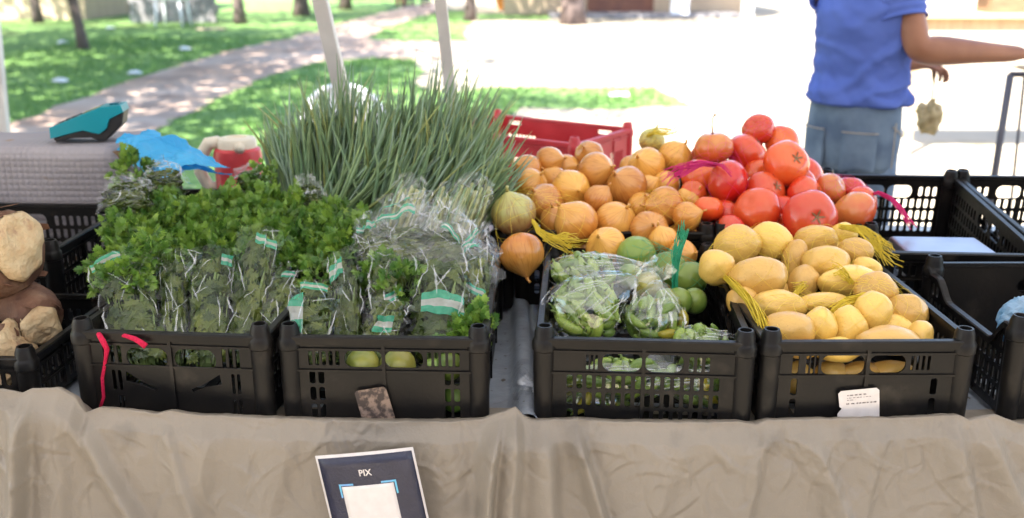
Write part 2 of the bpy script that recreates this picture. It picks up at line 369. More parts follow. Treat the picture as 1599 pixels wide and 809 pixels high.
house('house', ((p[0] + q[0]) / 2, p[1] + .5, 0), (q[0] - p[0] + 1.5, 5, 3.0), M['wall_w'], 'white rendered building behind the white plastic table', [], [(-.6, 1.6, 1.0, 1.0)])
house('house', (0, -13.5, 0), (30, 5.5, 3.7), M['grey_block'], 'long grey building added unseen behind the viewer to cut light on the stall front', [(-3, 1.4, 2.3, 'door'), (4, 1.4, 2.3, 'door')], [(-8, 1.8, 2, 1.3), (8, 1.8, 2, 1.3), (0, 1.8, 2, 1.3)])  # unseen block added behind the camera to darken the stall front
p = gp(268, 36); root = empty('block_wall', (p[0] + .05, p[1] + .15, 0), label='low grey block wall behind the white plastic table', cat='wall')
for rr in range(4):
    for k in range(5):
        mb = MB(); mb.box((-.86 + k * .43 + (.1 if rr % 2 else -.1), rng.uniform(-.01, .01), .13 + rr * .245), (.415, .19, .235)); mb.build('block', M['grey_block'], root, smooth=False)
mb = MB(); mb.box((0, 0, .49), (2.2, .14, .95)); mb.build('mortar', M['grey_block'], root, smooth=False)
p = gp(985, 27)
root = house('house', (p[0], p[1] + 1.2, 0), (7.5, 6, 3.2), M['wall_b'], 'beige building with brown doorway and shaded porch at the back', [(-.2, 2.0, 2.2, 'door')], [(2.4, 1.5, 1.3, 1.1), (-2.6, 1.5, 1.0, 1.0)])
for xx in (-1.7, 1.35, 3.3):
    mb = MB(); mb.box((xx, -1.6, 1.4), (.28 if xx != 1.35 else .5, .28, 2.8)); mb.build('porch_column', M['wall_w'], root, smooth=False)
mb = MB(); mb.box((.4, -.85, 2.9), (6.4, 2.2, .12)); mb.build('porch_roof', M['roof'], root, smooth=False)
mb = MB(); mb.box((.4, -.85, .06), (5.6, 2.0, .1)); mb.build('porch_floor', M['grey_block'], root, smooth=False)
p = gp(560, 2)
root = empty('parked_car', (p[0] + .4, p[1] + 2.6, 0), label='dark car parked beyond the far end of the path', cat='car')
def car_sec(x, pts): return [Vector((x, y, z)) for y, z in pts]
mb = MB(); secs = []
for x, hz_, rz in ((-2.0, .55, 0), (-1.9, .8, 0), (-1.2, .88, 0), (-.6, .92, .45), (.3, .95, .52), (1.2, .92, .45), (1.7, .9, .1), (1.95, .75, 0)):
    secs.append([Vector((x, y, z)) for y, z in ((-.8, .3), (-.84, .55), (-.8, hz_), (-.62, hz_ + rz), (.62, hz_ + rz), (.8, hz_), (.84, .55), (.8, .3))])
mb.rings(secs); mb.build('body', M['keyblack'], root, sharp=40)
mb = MB(); mb.box((.3, -.74, 1.16), (1.5, .05, .3), Matrix.Rotation(R(-22), 3, 'X')); mb.build('window', M['glass'], root, smooth=False)
for xx in (-1.25, 1.25):
    for yy in (-.76, .76):
        mb = MB(); mb.lathe([(.16, -.1), (.29, -.1), (.31, -.07), (.31, .07), (.29, .1), (.16, .1)], 20, (xx, yy, .31), Matrix.Rotation(R(90), 3, 'X')); wl = mb.build('wheel', M['keyblack'], root)
        mb = MB(); mb.lathe([(.02, -.105), (.17, -.11), (.17, .11), (.02, .105)], 16, (xx, yy, .31), Matrix.Rotation(R(90), 3, 'X')); mb.build('rim', M['steel'], wl)
# white plastic table and its chair on the lawn
p = gp(265, 42); root = empty('garden_table', (p[0], p[1] + .3, 0), label='white plastic table with square top on the left lawn', cat='table')
mb = MB(); mb.box((0, 0, .70), (.74, .74, .03)); mb.box((0, 0, .665), (.66, .66, .04)); bevel(mb.build('tabletop', M['white'], root, smooth=False), .008)
for sx in (-1, 1):
    for sy in (-1, 1):
        mb = MB(); mb.tube([(sx * .29, sy * .29, .66), (sx * .31, sy * .31, .3), (sx * .34, sy * .34, 0)], [.04, .033, .025], 8); mb.build('leg', M['white'], root)
def plastic_chair(c, rz, label, group=None):
    root = empty('plastic_chair', c, (0, 0, rz), label, 'chair', group)
    mb = MB(); mb.box((0, 0, .43), (.44, .42, .025)); mb.box((0, -.2, .41), (.44, .02, .05)); bevel(mb.build('seat', M['white'], root, smooth=False), .006)
    for sx in (-1, 1):
        for sy in (-1, 1):
            mb = MB(); mb.tube([(sx * .19, sy * .18, .43), (sx * .22, sy * .2, .2), (sx * .245, sy * .235, 0)], [.03, .026, .02], 8); mb.build('leg', M['white'], root)
        mb = MB(); mb.tube([(sx * .235, -.2, .42), (sx * .25, -.19, .63), (sx * .25, .0, .655), (sx * .235, .21, .66)], .018, 8); mb.build('armrest', M['white'], root)
    # backrest: an arch frame and vertical slats
    arch = [Vector((.265 * math.cos(a), .215 + .07 * math.sin(a), .52 + .33 * math.sin(a) ** .8)) for a in [math.pi * k / 24 for k in range(25)]]
    mb = MB(); mb.tube([(.24, .2, .43)] + arch + [(-.24, .2, .43)], .021, 8); mb.build('back_frame', M['white'], root)
    for k in range(7):
        x = -.195 + k * .065; top = .5 + .33 * math.sqrt(max(0, 1 - (x / .265) ** 2)) ** .8
        mb = MB(); mb.box((x, .245, (top + .44) / 2), (.046, .012, top - .44), Matrix.Rotation(R(-9), 3, 'X')); mb.build('slat', M['white'], root, smooth=False)
    return root
plastic_chair((gp(303, 30)[0] + .2, gp(303, 30)[1] + .2, 0), R(100), 'white plastic chair pushed up to the table on the left lawn')
p = aty(546, 122, 6.3); plastic_chair((p.x, 6.3, 0), R(180), 'white plastic chair with slatted arched back behind the spring onions')
# orange tub and loose things near the far trees
p = gp(793, 16); mb = MB(); mb.lathe([(.30, 0), (.34, .05), (.46, .42), (.50, .44), (.50, .47), (.45, .46), (.33, .08), (.02, .07)], 24)
props(mb.build('tub', mat('orange_plastic', (.6, .25, .03), None, 4, .4), loc=p), 'orange plastic tub standing near the pale trunk', 'tub')
p = gp(966, 152); mb = MB(); mb.box((0, 0, .012), (.24, .12, .02)); mb.box((.03, .01, .028), (.16, .09, .014), Matrix.Rotation(.3, 3, 'Z'))
props(mb.build('paper_scrap', M['white'], loc=(p[0], p[1], .02), smooth=False), 'white paper scrap lying on the grass strip in the middle', 'litter')
p = gp(330, 47); mb = MB(); mb.box((0, 0, .02), (.66, .3, .03)); props(mb.build('board', M['path'], loc=(p[0], p[1], .01), smooth=False), 'flat pale board lying on the lawn near the straight trunk', 'board')
for k, (u, v) in enumerate(((172, 46), (98, 69), (288, 79), (211, 118), (95, 130))):
    p = gp(u, v); mb = MB(); rr = random.Random(k)
    mb.rings([[Vector((math.cos(a) * s_ * rr.uniform(.8, 1.2), math.sin(a) * s_ * rr.uniform(.6, 1), z_)) for a in [i * .785 for i in range(8)]] for s_, z_ in ((.10, 0), (.11, .02), (.05, .05))])
    props(mb.build('plastic_scrap', M['white'], loc=(p[0], p[1], .02), smooth=False), 'small pale scrap of litter lying on the left lawn', 'litter', 'scraps of litter on the left lawn')
# table at the right edge, beyond the man
p = aty(1540, 22, 8.6); root = empty('market_table', (p.x + .15, 8.6, 0), label='pale wooden table at the upper right edge behind the man', cat='table')
zt = p.z
for k in range(6):
    mb = MB(); mb.box((0, -.34 + k * .135, zt), (1.9, .128, .03)); mb.build('plank', mat('pale_wood', (.55, .42, .25), (.45, .33, .2), 6, .6, stretch=(8, 1, 1)) if k == 0 else bpy.data.materials['pale_wood'], root, smooth=False)
for sx in (-1, 1):
    for sy in (-1, 1):
        mb = MB(); mb.box((sx * .8, sy * .3, zt / 2 - .01), (.05, .05, zt - .03)); mb.build('leg', bpy.data.materials['pale_wood'], root, smooth=False)
mb = MB(); mb.box((0, -.28, zt - .07), (1.7, .03, .1)); mb.build('apron', bpy.data.materials['pale_wood'], root, smooth=False)
p2_ = aty(1575, 14, 8.5)
root = empty('cardboard_box', (p2_.x + .05, 8.6, zt + .016), label='brown box standing on the pale wooden table', cat='box')
mb = MB(); mb.box((0, 0, .13), (.42, .3, .26)); mb.build('carton', M['wood'], root, smooth=False)
for s_ in (-1, 1):
    mb = MB(); mb.box((s_ * .24, 0, .24), (.1, .29, .006), Matrix.Rotation(R(35 * s_), 3, 'Y')); mb.build('flap', M['wood'], root, smooth=False)
# ------------------------------------------------------------------ market canopies over the stall
def canopy(label, x0, x1, y0, y1, ze, zp, legs):
    root = empty('market_canopy', ((x0 + x1) / 2, (y0 + y1) / 2, 0), label=label, cat='canopy', group='canopies over the stalls')
    ox, oy = (x0 + x1) / 2, (y0 + y1) / 2; hx, hy = (x1 - x0) / 2, (y1 - y0) / 2
    for k in range(4):
        a = [(-hx, -hy), (hx, -hy), (hx, hy), (-hx, hy)]; p, q = a[k], a[(k + 1) % 4]
        mb = MB()
        def fn(u, v, p=p, q=q):
            b = Vector((*p, ze)).lerp(Vector((*q, ze)), u); c = b.lerp(Vector((0, 0, zp)), v); c.z -= .10 * math.sin(v * math.pi) * (.5 + .5 * math.sin(u * math.pi)); return c
        mb.grid(fn, 14, 10); mb.build('roof_panel', M['canopy'], root)
        mb = MB(); mb.grid(lambda u, v: Vector((*p, ze)).lerp(Vector((*q, ze)), u) + Vector((0, 0, -.20 * v - .02 * math.sin(u * 40) * v)), 40, 2); mb.build('valance', M['canopy'], root)
    for top, bot, wd in legs:
        t, b = Vector(top) - Vector((ox, oy, 0)), Vector(bot) - Vector((ox, oy, 0))
        mb = MB(); d = (t - b).normalized(); rot = d.to_track_quat('Z', 'Y').to_matrix()
        mb.box((t + b) / 2, (wd, wd, (t - b).length), rot); lg = bevel(mb.build('leg', M['metal'], root, smooth=False), .003)
        mb = MB(); mb.box(b + Vector((0, 0, .006)), (.11, .11, .012)); mb.build('foot_plate', M['metal'], lg, smooth=False)
    return root
def legpts(a, b, Y, zt):
    p, q = aty(*a, Y), aty(*b, Y); d = (p - q) / (p.z - q.z)
    return p + d * (zt - p.z), q + d * (0 - q.z)
l1 = legpts((509, 0), (527, 140), 2.92, 2.3); l1 = (l1[0], l1[1]); 
la, lb_ = aty(500, 0, 2.92), aty(533, 140, 2.92); d_ = (la - lb_) / (la.z - lb_.z); l1 = (la + d_ * (2.28 - la.z), lb_ - d_ * lb_.z)
la, lb_ = aty(688, 0, 2.95), aty(703, 140, 2.95); d_ = (la - lb_) / (la.z - lb_.z); l2 = (la + d_ * (2.28 - la.z), lb_ - d_ * lb_.z)
canopy('market canopy whose slanting rear leg rises behind the spring onions, left of the pair', -5.4, -.62, -1.0, 3.9, 2.25, 2.95, [(l1[0], l1[1], .042), ((-5.3, -.5, 2.25), (-5.3, -.5, 0), .042), ((-5.3, 3.7, 2.25), (-5.3, 3.7, 0), .042)])
canopy('market canopy whose thin grey leg rises at the right end of the spring onions', -.66, 4.6, -1.0, 3.9, 2.29, 2.98, [(l2[0], l2[1], .034), ((4.5, -.5, 2.25), (4.5, -.5, 0), .042), ((4.5, 3.8, 2.25), (4.5, 3.8, 0), .042)])
pa, pb = aty(-6, 60, 5.0), aty(7, 200, 5.0); d_ = (pa - pb) / (pa.z - pb.z)
mb = MB(); t_, b_ = pa + d_ * (2.3 - pa.z), pb - d_ * pb.z
root = empty('tent_pole', (b_.x, 5.0, 0), label='pale metal tent pole at the far left edge beyond the waffle covered box', cat='pole')
mb.box((t_ + b_) / 2 - Vector((b_.x, 5.0, 0)), (.04, .04, (t_ - b_).length), (t_ - b_).normalized().to_track_quat('Z', 'Y').to_matrix()); mb.build('tube', M['metal'], root, smooth=False)
mb = MB(); mb.box((0, 0, .006), (.12, .12, .012)); mb.build('foot_plate', M['metal'], root, smooth=False)
# ------------------------------------------------------------------ tables and cloths
TZ = .800
def trestle(label, x0, x1, y0, y1, z):
    root = empty('stall_table', ((x0 + x1) / 2, (y0 + y1) / 2, 0), label=label, cat='table'); hx, hy = (x1 - x0) / 2, (y1 - y0) / 2
    mb = MB(); mb.box((0, 0, z - .02), (2 * hx, 2 * hy, .04)); bevel(mb.build('tabletop', M['wood'], root, smooth=False), .004)
    for sx in (-1, 1):
        for sy in (-1, 1):
            mb = MB(); mb.tube([(sx * (hx - .25), sy * (hy - .12), z - .04), (sx * (hx - .15), sy * (hy - .06), 0)], .022, 8); mb.build('leg', M['dmetal'], root)
        mb = MB(); mb.tube([(sx * (hx - .2), -hy + .09, z * .4), (sx * (hx - .2), hy - .09, z * .4)], .014, 8); mb.build('stretcher', M['dmetal'], root)
    return root
trestle('long trestle table hidden under the beige cloth and carrying the crates', -1.75, 1.75, 1.53, 2.88, TZ)
trestle('small trestle table behind the stall carrying the red crate', -.35, .62, 2.94, 3.62, TZ)
# grey-blue tarp lying over the tabletop, with a rolled ridge between the two pairs of crates
mb = MB()
def tarp(u, v):
    x = -1.78 + 3.56 * u; y = 1.52 + 1.38 * v
    z = TZ + .006 + .004 * abs(nz((x, y, 0), 9)) + .006 * abs(nz((x, y, 3), 3))
    rx = (x - (.012 - .02 * (y - 1.5))) / .021
    z += .034 * math.exp(-rx ** 4) * (1 + .12 * nz((x, y * 2, 0), 22)) 
    return (x, y, z)
mb.grid(tarp, 520, 60)
props(mb.build('tarp', M['tabletop']), 'blue grey plastic tarp covering the tabletop under the crates', 'tarp')
# beige cloth hanging over the front edge
LIP = [(-260, 606), (0, 613), (30, 618), (45, 611), (85, 611), (112, 625), (128, 650), (150, 641), (200, 645), (240, 651), (262, 646), (300, 653), (420, 658), (520, 662), (600, 664), (700, 664), (755, 660), (772, 652), (790, 648), (805, 640), (818, 656), (830, 662), (900, 660), (960, 664), (1050, 665), (1150, 664), (1182, 668), (1200, 662), (1250, 660), (1330, 659), (1440, 657), (1500, 653), (1518, 661), (1560, 653), (1599, 668), (1860, 676)]
YL = 1.478
lipw = [(aty(u, v, YL).x, aty(u, v, YL).z) for u, v in LIP]
def lerp_tab(tab, x):
    if x <= tab[0][0]: return tab[0][1]
    for (a, b), (c, d) in zip(tab, tab[1:]):
        if x <= c:
            f = (x - a) / (c - a); return b + (d - b) * f
    return tab[-1][1]
def sm(x): x = max(0, min(1, x)); return x * x * (3 - 2 * x)
def rid(p, s, o): n = 1 - abs(nz(p, s, o)) * 2.2; return n
FOLDS = []   # (x at the lip, x at z=.5, width, depth)
for u0, v0, u1, v1, w_, a_ in ((45, 620, 30, 809, .022, .030), (95, 630, 92, 809, .05, .012), (130, 655, 215, 809, .026, .020), (258, 660, 282, 740, .02, .009), (330, 660, 300, 809, .05, .008), (455, 680, 420, 809, .05, .008), (700, 670, 720, 809, .05, .007), (776, 665, 764, 809, .018, .034), (806, 660, 800, 809, .03, .026), (850, 680, 860, 809, .035, .022), (903, 680, 945, 809, .018, .022), (1060, 690, 1020, 809, .06, .008), (1190, 675, 1160, 809, .04, .014), (1262, 670, 1300, 760, .03, .010), (1375, 670, 1345, 809, .03, .010), (1490, 665, 1520, 809, .03, .014), (1540, 660, 1580, 760, .03, .014)):
    p, q = aty(u0, v0, YL), aty(u1, v1, YL - .02); FOLDS.append((p.x, p.z, (q.x - p.x) / (q.z - p.z), w_, a_))
def foldy(x, z):
    d = 0
    for x0, z0, sl_, w_, a_ in FOLDS:
        t = (x - (x0 + sl_ * (z - z0))) / w_
        d += a_ * (math.exp(-t * t) if t < 0 else math.exp(-t * t * 5)) * sm((z0 + .05 - z) / .07) if False else 1.35 * a_ * (math.exp(-t * t) if t < 0 else math.exp(-t * t * 6)) * sm((.93 - z) / .1)
    return d
mb = MB()
def cloth(u, v):
    x = -1.02 + 2.04 * u; zl = lerp_tab(lipw, x) + .0015 * nz((x, 0, 0), 60)
    if v < .14:                                   # on the table, rising to the lip
        t = v / .14; y = 1.60 - (1.60 - YL - .012) * t; z = TZ + .016 + (zl - TZ - .016) * sm(t ** 1.6)
        y += .006 * nz((x, t, 1), 14)
    else:
        t = (v - .14) / .86; dz = t ** 1.15 * .50
        z = zl - dz; y = YL + .012 * math.cos(min(1, dz / .03) * 1.57) - .035 * t
        k = sm(dz / .05)
        y -= k * foldy(x, z)
        wv = Vector((x * 7 + 1.2 * nz((x, z, 1), 4), z * 4.5 + 1.2 * nz((x, z, 6), 4), 0)); d1, d2 = noise.voronoi(wv)[0][:2]; d3, d4 = noise.voronoi(wv * 2.6 + Vector((5, 3, 0)))[0][:2]
        y -= k * (.010 * nz((x * 1.3, z * .45, 2), 3.2) + .006 * (d1 - .4) + .0025 * math.exp(-(d2 - d1) * 14) * max(0, nz((x, z, 8), 5) + .3) + .0025 * (d3 - .4) * max(0, nz((x, z, 9), 4) + .35) + .0005 * nz((x, z, 0), 90))
        y -= .012 * k * max(0, nz((x, 0, 0), 16, 3)) * (1 - sm(dz / .2))
        x += .006 * k * nz((x, z, 9), 9)
    return (x, y, z)
mb.grid(cloth, 820, 210)
# crisp creases: many short asymmetric ridges fanning down from the lip
import numpy as np
V = np.array(mb.v); r = random.Random(31); X, Z = V[:, 0], V[:, 2]; low = np.array([1.0 if p[1] < YL + .014 else 0.0 for p in mb.v])
for _ in range(210):
    cx, cz = r.uniform(-.95, .95), .66 + (.84 - .66) * r.random() ** .75; an = r.gauss(0, .55) if r.random() < .7 else r.uniform(-1.5, 1.5); ln = r.uniform(.012, .07); wd = r.uniform(.002, .0045); am = r.uniform(.001, .003) * r.choice((1, 1, -1))
    dx, dz = X - cx, Z - cz; al = dx * math.sin(an) + dz * math.cos(an); ac = dx * math.cos(an) - dz * math.sin(an) + .25 * al * al / ln * r.choice((-1, 1))
    w_ = np.where(ac < 0, np.exp(-(ac / (wd * 3.2)) ** 2), np.exp(-(ac / wd) ** 2)) * np.exp(-(al / ln) ** 2)
    V[:, 1] -= am * w_ * low
for _ in range(240):
    cx, cz = r.uniform(-.95, .95), .72 + .12 * r.random() ** .6; an = r.gauss(0, .8); ln = r.uniform(.008, .030); wd = r.uniform(.0016, .003); am = r.uniform(.0008, .0022) * r.choice((1, -1))
    dx, dz = X - cx, Z - cz; al = dx * math.sin(an) + dz * math.cos(an); ac = dx * math.cos(an) - dz * math.sin(an)
    V[:, 1] -= am * np.where(ac < 0, np.exp(-(ac / (wd * 3)) ** 2), np.exp(-(ac / wd) ** 2)) * np.exp(-(al / ln) ** 2) * low
mb.v = [tuple(p) for p in V]
props(mb.build('tablecloth', M['tarp']), 'creased beige plastic cloth hanging over the front of the stall table', 'tablecloth')
# ------------------------------------------------------------------ crates
def rr(x0, x1, z0, z1, rad=None, n=3):
    """rounded rectangle loop"""
    w_, h_ = x1 - x0, z1 - z0; rad = min(w_, h_) * .5 * (.98 if rad is None else rad); P = []
    for cx, cz, a0 in ((x1 - rad, z0 + rad, -90), (x1 - rad, z1 - rad, 0), (x0 + rad, z1 - rad, 90), (x0 + rad, z0 + rad, 180)):
        for k in range(n + 1): a = R(a0 + 90 * k / n); P.append((cx + rad * math.cos(a), cz + rad * math.sin(a)))
    return P
def slots(x0, x1, n, z0, z1, fill=.6, rad=.7):
    p = (x1 - x0) / n; return [rr(x0 + p * (i + .5 - fill / 2), x0 + p * (i + .5 + fill / 2), z0, z1, rad, 2) for i in range(n)]
def w_grid(w_, H, n=None, handle=.066, rows=4, rh=.025, gap=.007):
    """full lattice; w_ = half inner width"""
    n = n or int(w_ * 2 / .0175); hs = []; p = 2 * w_ / n
    for r_ in range(rows):
        z1 = H - .026 - r_ * (rh + gap); z0 = z1 - rh
        if z0 < .012: break
        for i in range(n):
            a, b = -w_ + p * i, -w_ + p * (i + 1)
            if r_ == 0 and handle and b > -handle - .004 and a < handle + .004: continue
            hs.append(rr(a + p * .2, b - p * .2, z0, z1, .7, 2))
    if handle: z1 = H - .022; hs += [rr(-handle, -.003, z1 - .034, z1, .9, 5), rr(.003, handle, z1 - .034, z1, .9, 5)]
    return hs
def w_C(w_, H):
    hs = slots(-w_ + .045, -.074, 3, H - .053, H - .026) + slots(.072, w_ - .03, 3, H - .053, H - .026) + [rr(-.068, -.002, H - .055, H - .021, .9, 5), rr(.002, .066, H - .055, H - .021, .9, 5)]
    for k, z1 in enumerate((H - .062, H - .093)): hs += slots(-w_ + .012, w_ - .012, 16, z1 - .025, z1)
    hs += slots(-w_ + .012, -w_ + .05, 2, H - .146, H - .124) + slots(.0, w_ - .012, 8, H - .146, H - .124); return hs
def w_A(w_, H):
    hs = [rr(-.078, -.006, H - .062, H - .026, .9, 5), rr(.006, .078, H - .062, H - .026, .9, 5)]
    hs += slots(-w_ + .01, -.084, 3, H - .055, H - .022) + slots(.086, w_ - .01, 3, H - .06, H - .022)
    hs += slots(-w_ + .022, -.088, 2, H - .105, H - .068) + slots(.1, w_ - .012, 2, H - .105, H - .068)
    hs += slots(-w_ + .03, -.088, 2, H - .142, H - .115) + slots(.1, w_ - .012, 2, H - .142, H - .115)
    cr = [(-.078 + .156 * k / 14, H - .078 - .028 * math.sin(math.pi * k / 14) - .004) for k in range(15)]
    hs.append([(-.082, H - .070), (-.084, H - .088)] + cr[2:5] + [(-.030, H - .099), (-.052, H - .090)][:2])
    hs.append([(.052, H - .090), (.030, H - .099)] + cr[10:13] + [(.084, H - .088), (.082, H - .070)]); return hs
def w_B(w_, H):
    hs = [rr(-.066, -.002, H - .053, H - .022, .9, 5), rr(.002, .066, H - .053, H - .022, .9, 5)]
    hs += slots(-w_ + .006, -.072, 5, H - .050, H - .024, .62) + slots(.07, w_ - .006, 5, H - .050, H - .024, .62)
    for z1 in (H - .058, H - .089, H - .120): hs += slots(-w_ + .006, -w_ + .036, 2, z1 - .025, z1, .68) + slots(w_ - .036, w_ - .006, 2, z1 - .025, z1, .68)
    return hs
def w_D(w_, H):
    hs = [rr(-.076, -.004, H - .058, H - .022, .8, 5), rr(.004, .064, H - .055, H - .022, .9, 5)]
    hs += slots(-w_ + .012, -w_ + .024, 1, H - .056, H - .022, .9) + slots(-w_ + .034, -.079, 3, H - .056, H - .022, .7) + slots(.07, w_ - .03, 4, H - .050, H - .024, .55)
    for z1 in (H - .064, H - .1): hs += slots(-w_ + .012, -w_ + .024, 1, z1 - .03, z1, .9) + slots(w_ - .03, w_ - .014, 1, z1 - .03, z1, .7)
    return hs
def w_solid(w_, H): return [rr(-.09, -.012, H - .062, H - .030, .95, 5), rr(.012, .09, H - .062, H - .030, .95, 5)]
def w_red(w_, H):
    hs = [rr(-w_ + .02, -w_ + .075, H - .026, H - .014), rr(w_ - .09, w_ - .035, H - .026, H - .014)]
    for a, b, n, z0, z1 in ((-w_ + .02, -.10, 8, .08, H - .06), (-.09, .02, 4, .08, H - .11), (.04, w_ - .02, 7, .08, H - .06)): hs += slots(a, b, n, z0, z1, .68, .3)
    hs += slots(-w_ + .02, w_ - .02, 18, .02, .065, .6, .3); return hs
def crate(label, c, W, D, H, yaw=0, tilt=0, front=w_grid, back=w_grid, left=w_grid, right=w_grid, m='black', dips=None, group='crates on the stall'):
    """empty at the middle of the base's front edge line; local y runs to the back"""
    root = empty('produce_crate', c, (R(tilt), 0, R(yaw)), label, 'crate', group); dips = dips or {}
    mm = M[m]; hw, hd = W / 2, D / 2; th = .0035; rim = MB()
    for side, fn in (('front', front), ('back', back), ('left', left), ('right', right)):
        half = hw if side in ('front', 'back') else hd
        if side == 'front': pl = lambda x, z, d: Vector((x, .004 + d, z)); out = Vector((0, -1, 0))
        elif side == 'back': pl = lambda x, z, d: Vector((x, D - .004 - d, z)); out = Vector((0, 1, 0))
        elif side == 'left': pl = lambda x, z, d: Vector((-hw + .004 + d, hd + x, z)); out = Vector((-1, 0, 0))
        else: pl = lambda x, z, d: Vector((hw - .004 - d, hd + x, z)); out = Vector((1, 0, 0))
        dip = dips.get(side); ex = half - .012; n = 40 if dip else 1
        top = [(ex - 2 * ex * k / n, H - (dip((ex - 2 * ex * k / n) / ex) if dip else 0)) for k in range(n + 1)]
        ol = [(-ex, .004), (ex, .004)] + top
        hs = fn(half - .036, H) if fn else []
        if dip: hs = [h for h in hs if max(z for _, z in h) < min(H - dip(x / ex) for x, _ in h) - .012]
        mb = MB(); mb.holed(ol, hs, th, pl)
        # stiffening ribs standing proud of the lattice
        for x in ((0,) if side in ('front', 'back') else (-hd * .33, hd * .33)):
            zt = H - .004 - (dip(x / ex) if dip else 0)
            b0 = pl(x - .003, .01, -.004); b1 = pl(x + .003, zt, -.0005); mb.box((b0 + b1) / 2, [abs(k) for k in (b1 - b0)])
        zs = [H - .020] if not dip else []
        if fn not in (w_red,): zs += [H - .0585]
        for z in zs:
            if dip: continue
            b0 = pl(-ex + .012, z - .0018, -.0035); b1 = pl(ex - .012, z + .0018, -.0005); mb.box((b0 + b1) / 2, [abs(k) for k in (b1 - b0)])
        mb.build(side + '_wall' if side in ('front', 'back') else 'side_wall', mm, root, smooth=False, fix=True)
        sec = []
        for x, z in top:
            p = pl(x, z, 0); sec.append([p + out * .006 + Vector((0, 0, -.011)), p + out * .007 + Vector((0, 0, .001)), p + out * .005 + Vector((0, 0, .0035)), p - out * .0055 + Vector((0, 0, .0035)), p - out * .0065 + Vector((0, 0, -.004))])
        rim.rings(sec)
    rim.build('rim', mm, root, smooth=False, fix=True)
    mb = MB(); mb.holed([(-hw + .01, .01), (hw - .01, .01), (hw - .01, D - .01), (-hw + .01, D - .01)], [rr(-hw + .03 + i * (W - .06) / 7, -hw + .03 + (i + .55) * (W - .06) / 7, .04 + j * (D - .08) / 6, .04 + (j + .7) * (D - .08) / 6, .3, 1) for i in range(7) for j in range(6)], .004, lambda x, y, d: Vector((x, y, .004 + d)))
    mb.build('base', mm, root, smooth=False, fix=True)
    for sx in (-1, 1):
        for y in (.013, D - .013):
            mb = MB(); mb.lathe([(.017, 0), (.0185, H - .022), (.0205, H - .020), (.0205, H - .006), (.0185, H - .002), (.0172, H + .001), (.0165, H + .011), (.0135, H + .019), (.0128, H + .021), (.0098, H + .021), (.0095, H + .004)], 20, (sx * (hw - .013), y, 0)); mb.build('post', mm, root, sharp=35)
    return root
CZ = TZ + .017
def front_c(u0, u1, v, y): a, b = aty(u0, v, y), aty(u1, v, y); return ((a.x + b.x) / 2, y, CZ)
HF = .155
cA = crate('black crate of bagged parsley with a crescent opening and red cord on its front rim', front_c(104, 424, 545, 1.545), .335, .54, HF, yaw=-4.5, front=w_A)
cB = crate('black crate of bagged greens with a worn brown label on its front', front_c(432, 764, 545, 1.53), .342, .54, HF, yaw=-1.5, front=w_B)
cC = crate('black crate of bagged green peppers and limes with a lattice front', front_c(832, 1180, 555, 1.52), .355, .54, HF, yaw=-3.2, front=w_C)
cD = crate('black crate of potatoes with a white label on its front', front_c(1188, 1526, 560, 1.52), .345, .54, HF, yaw=1.2, front=w_D)
wave = lambda s: .045 * sm((s + .88) / .28) * (1 - sm((s - .35) / .35)) + .012 * sm((s - .35) / .35) * (1 - sm((s - .85) / .1))
cE = crate('black crate at the right edge with wavy side rim and two handle holes', (1.100, 1.555, CZ), .56, .375, .168, yaw=.8, front=w_grid, back=w_solid, left=lambda w_, H: w_grid(w_, H, handle=0), dips={'left': wave})
cF = crate('black crate at the far left behind the cassava, right rim seen end on', (-1.235, 1.945, CZ), .56, .40, .185, yaw=-1.5)
cF2 = crate('low black crate under the cassava roots at the left edge', (-1.02, 1.575, CZ), .36, .34, .10, yaw=-3, left=lambda w_, H: w_grid(w_, H, handle=0), front=lambda w_, H: w_grid(w_, H, handle=0), right=lambda w_, H: w_grid(w_, H, handle=0), back=lambda w_, H: w_grid(w_, H, handle=0))
cP = crate('black crate of loose parsley behind the bagged parsley, almost buried in leaves', (-.745, 2.125, CZ), .36, .40, .18, yaw=-2)
cS = crate('black crate holding the spring onions, its front rim dipping in a curve', (-.285, 2.125, CZ), .525, .40, .182, yaw=-1, front=lambda w_, H: w_grid(w_, H, handle=0), dips={'front': lambda s: .05 * (1 - sm((abs(s) - .62) / .3))})
cO = crate('black crate heaped with onions in the middle of the back row', (.205, 2.12, CZ + .002), .43, .50, .178, yaw=-1.5, tilt=3.2)
cT = crate('black crate heaped with tomatoes in the back row', (.605, 2.12, CZ + .002), .355, .50, .178, yaw=0, tilt=3.2)
cG = crate('empty black crate behind the tomatoes with a silver scale inside', (.905, 1.985, CZ + .002), .335, .545, .172, yaw=-3.5, tilt=5.5)
cH = crate('empty black crate at the right edge of the back row', (1.26, 1.975, CZ + .002), .345, .545, .172, yaw=-2.5, tilt=5.5)
cR = crate('red plastic crate on the small table beyond the onions', (.035 - .5547 * .0 - .1, 3.2 - .15, TZ + .001), .54, .36, .25, yaw=-33.7, front=w_red, back=w_red, left=w_red, right=w_red, m='red', group='crates behind the stall')
for lb, x0, x1, y, h in (('wooden batten propping up the back of the onion and tomato crates', .0, .8, 2.58, .022), ('wooden batten propping up the back of the empty crates', .8, 1.5, 2.49, .044)):
    mb = MB(); mb.box(((x0 + x1) / 2, y, TZ + .016 + h / 2), (x1 - x0, .03, h)); props(mb.build('batten', M['wood'], smooth=False), lb, 'batten')
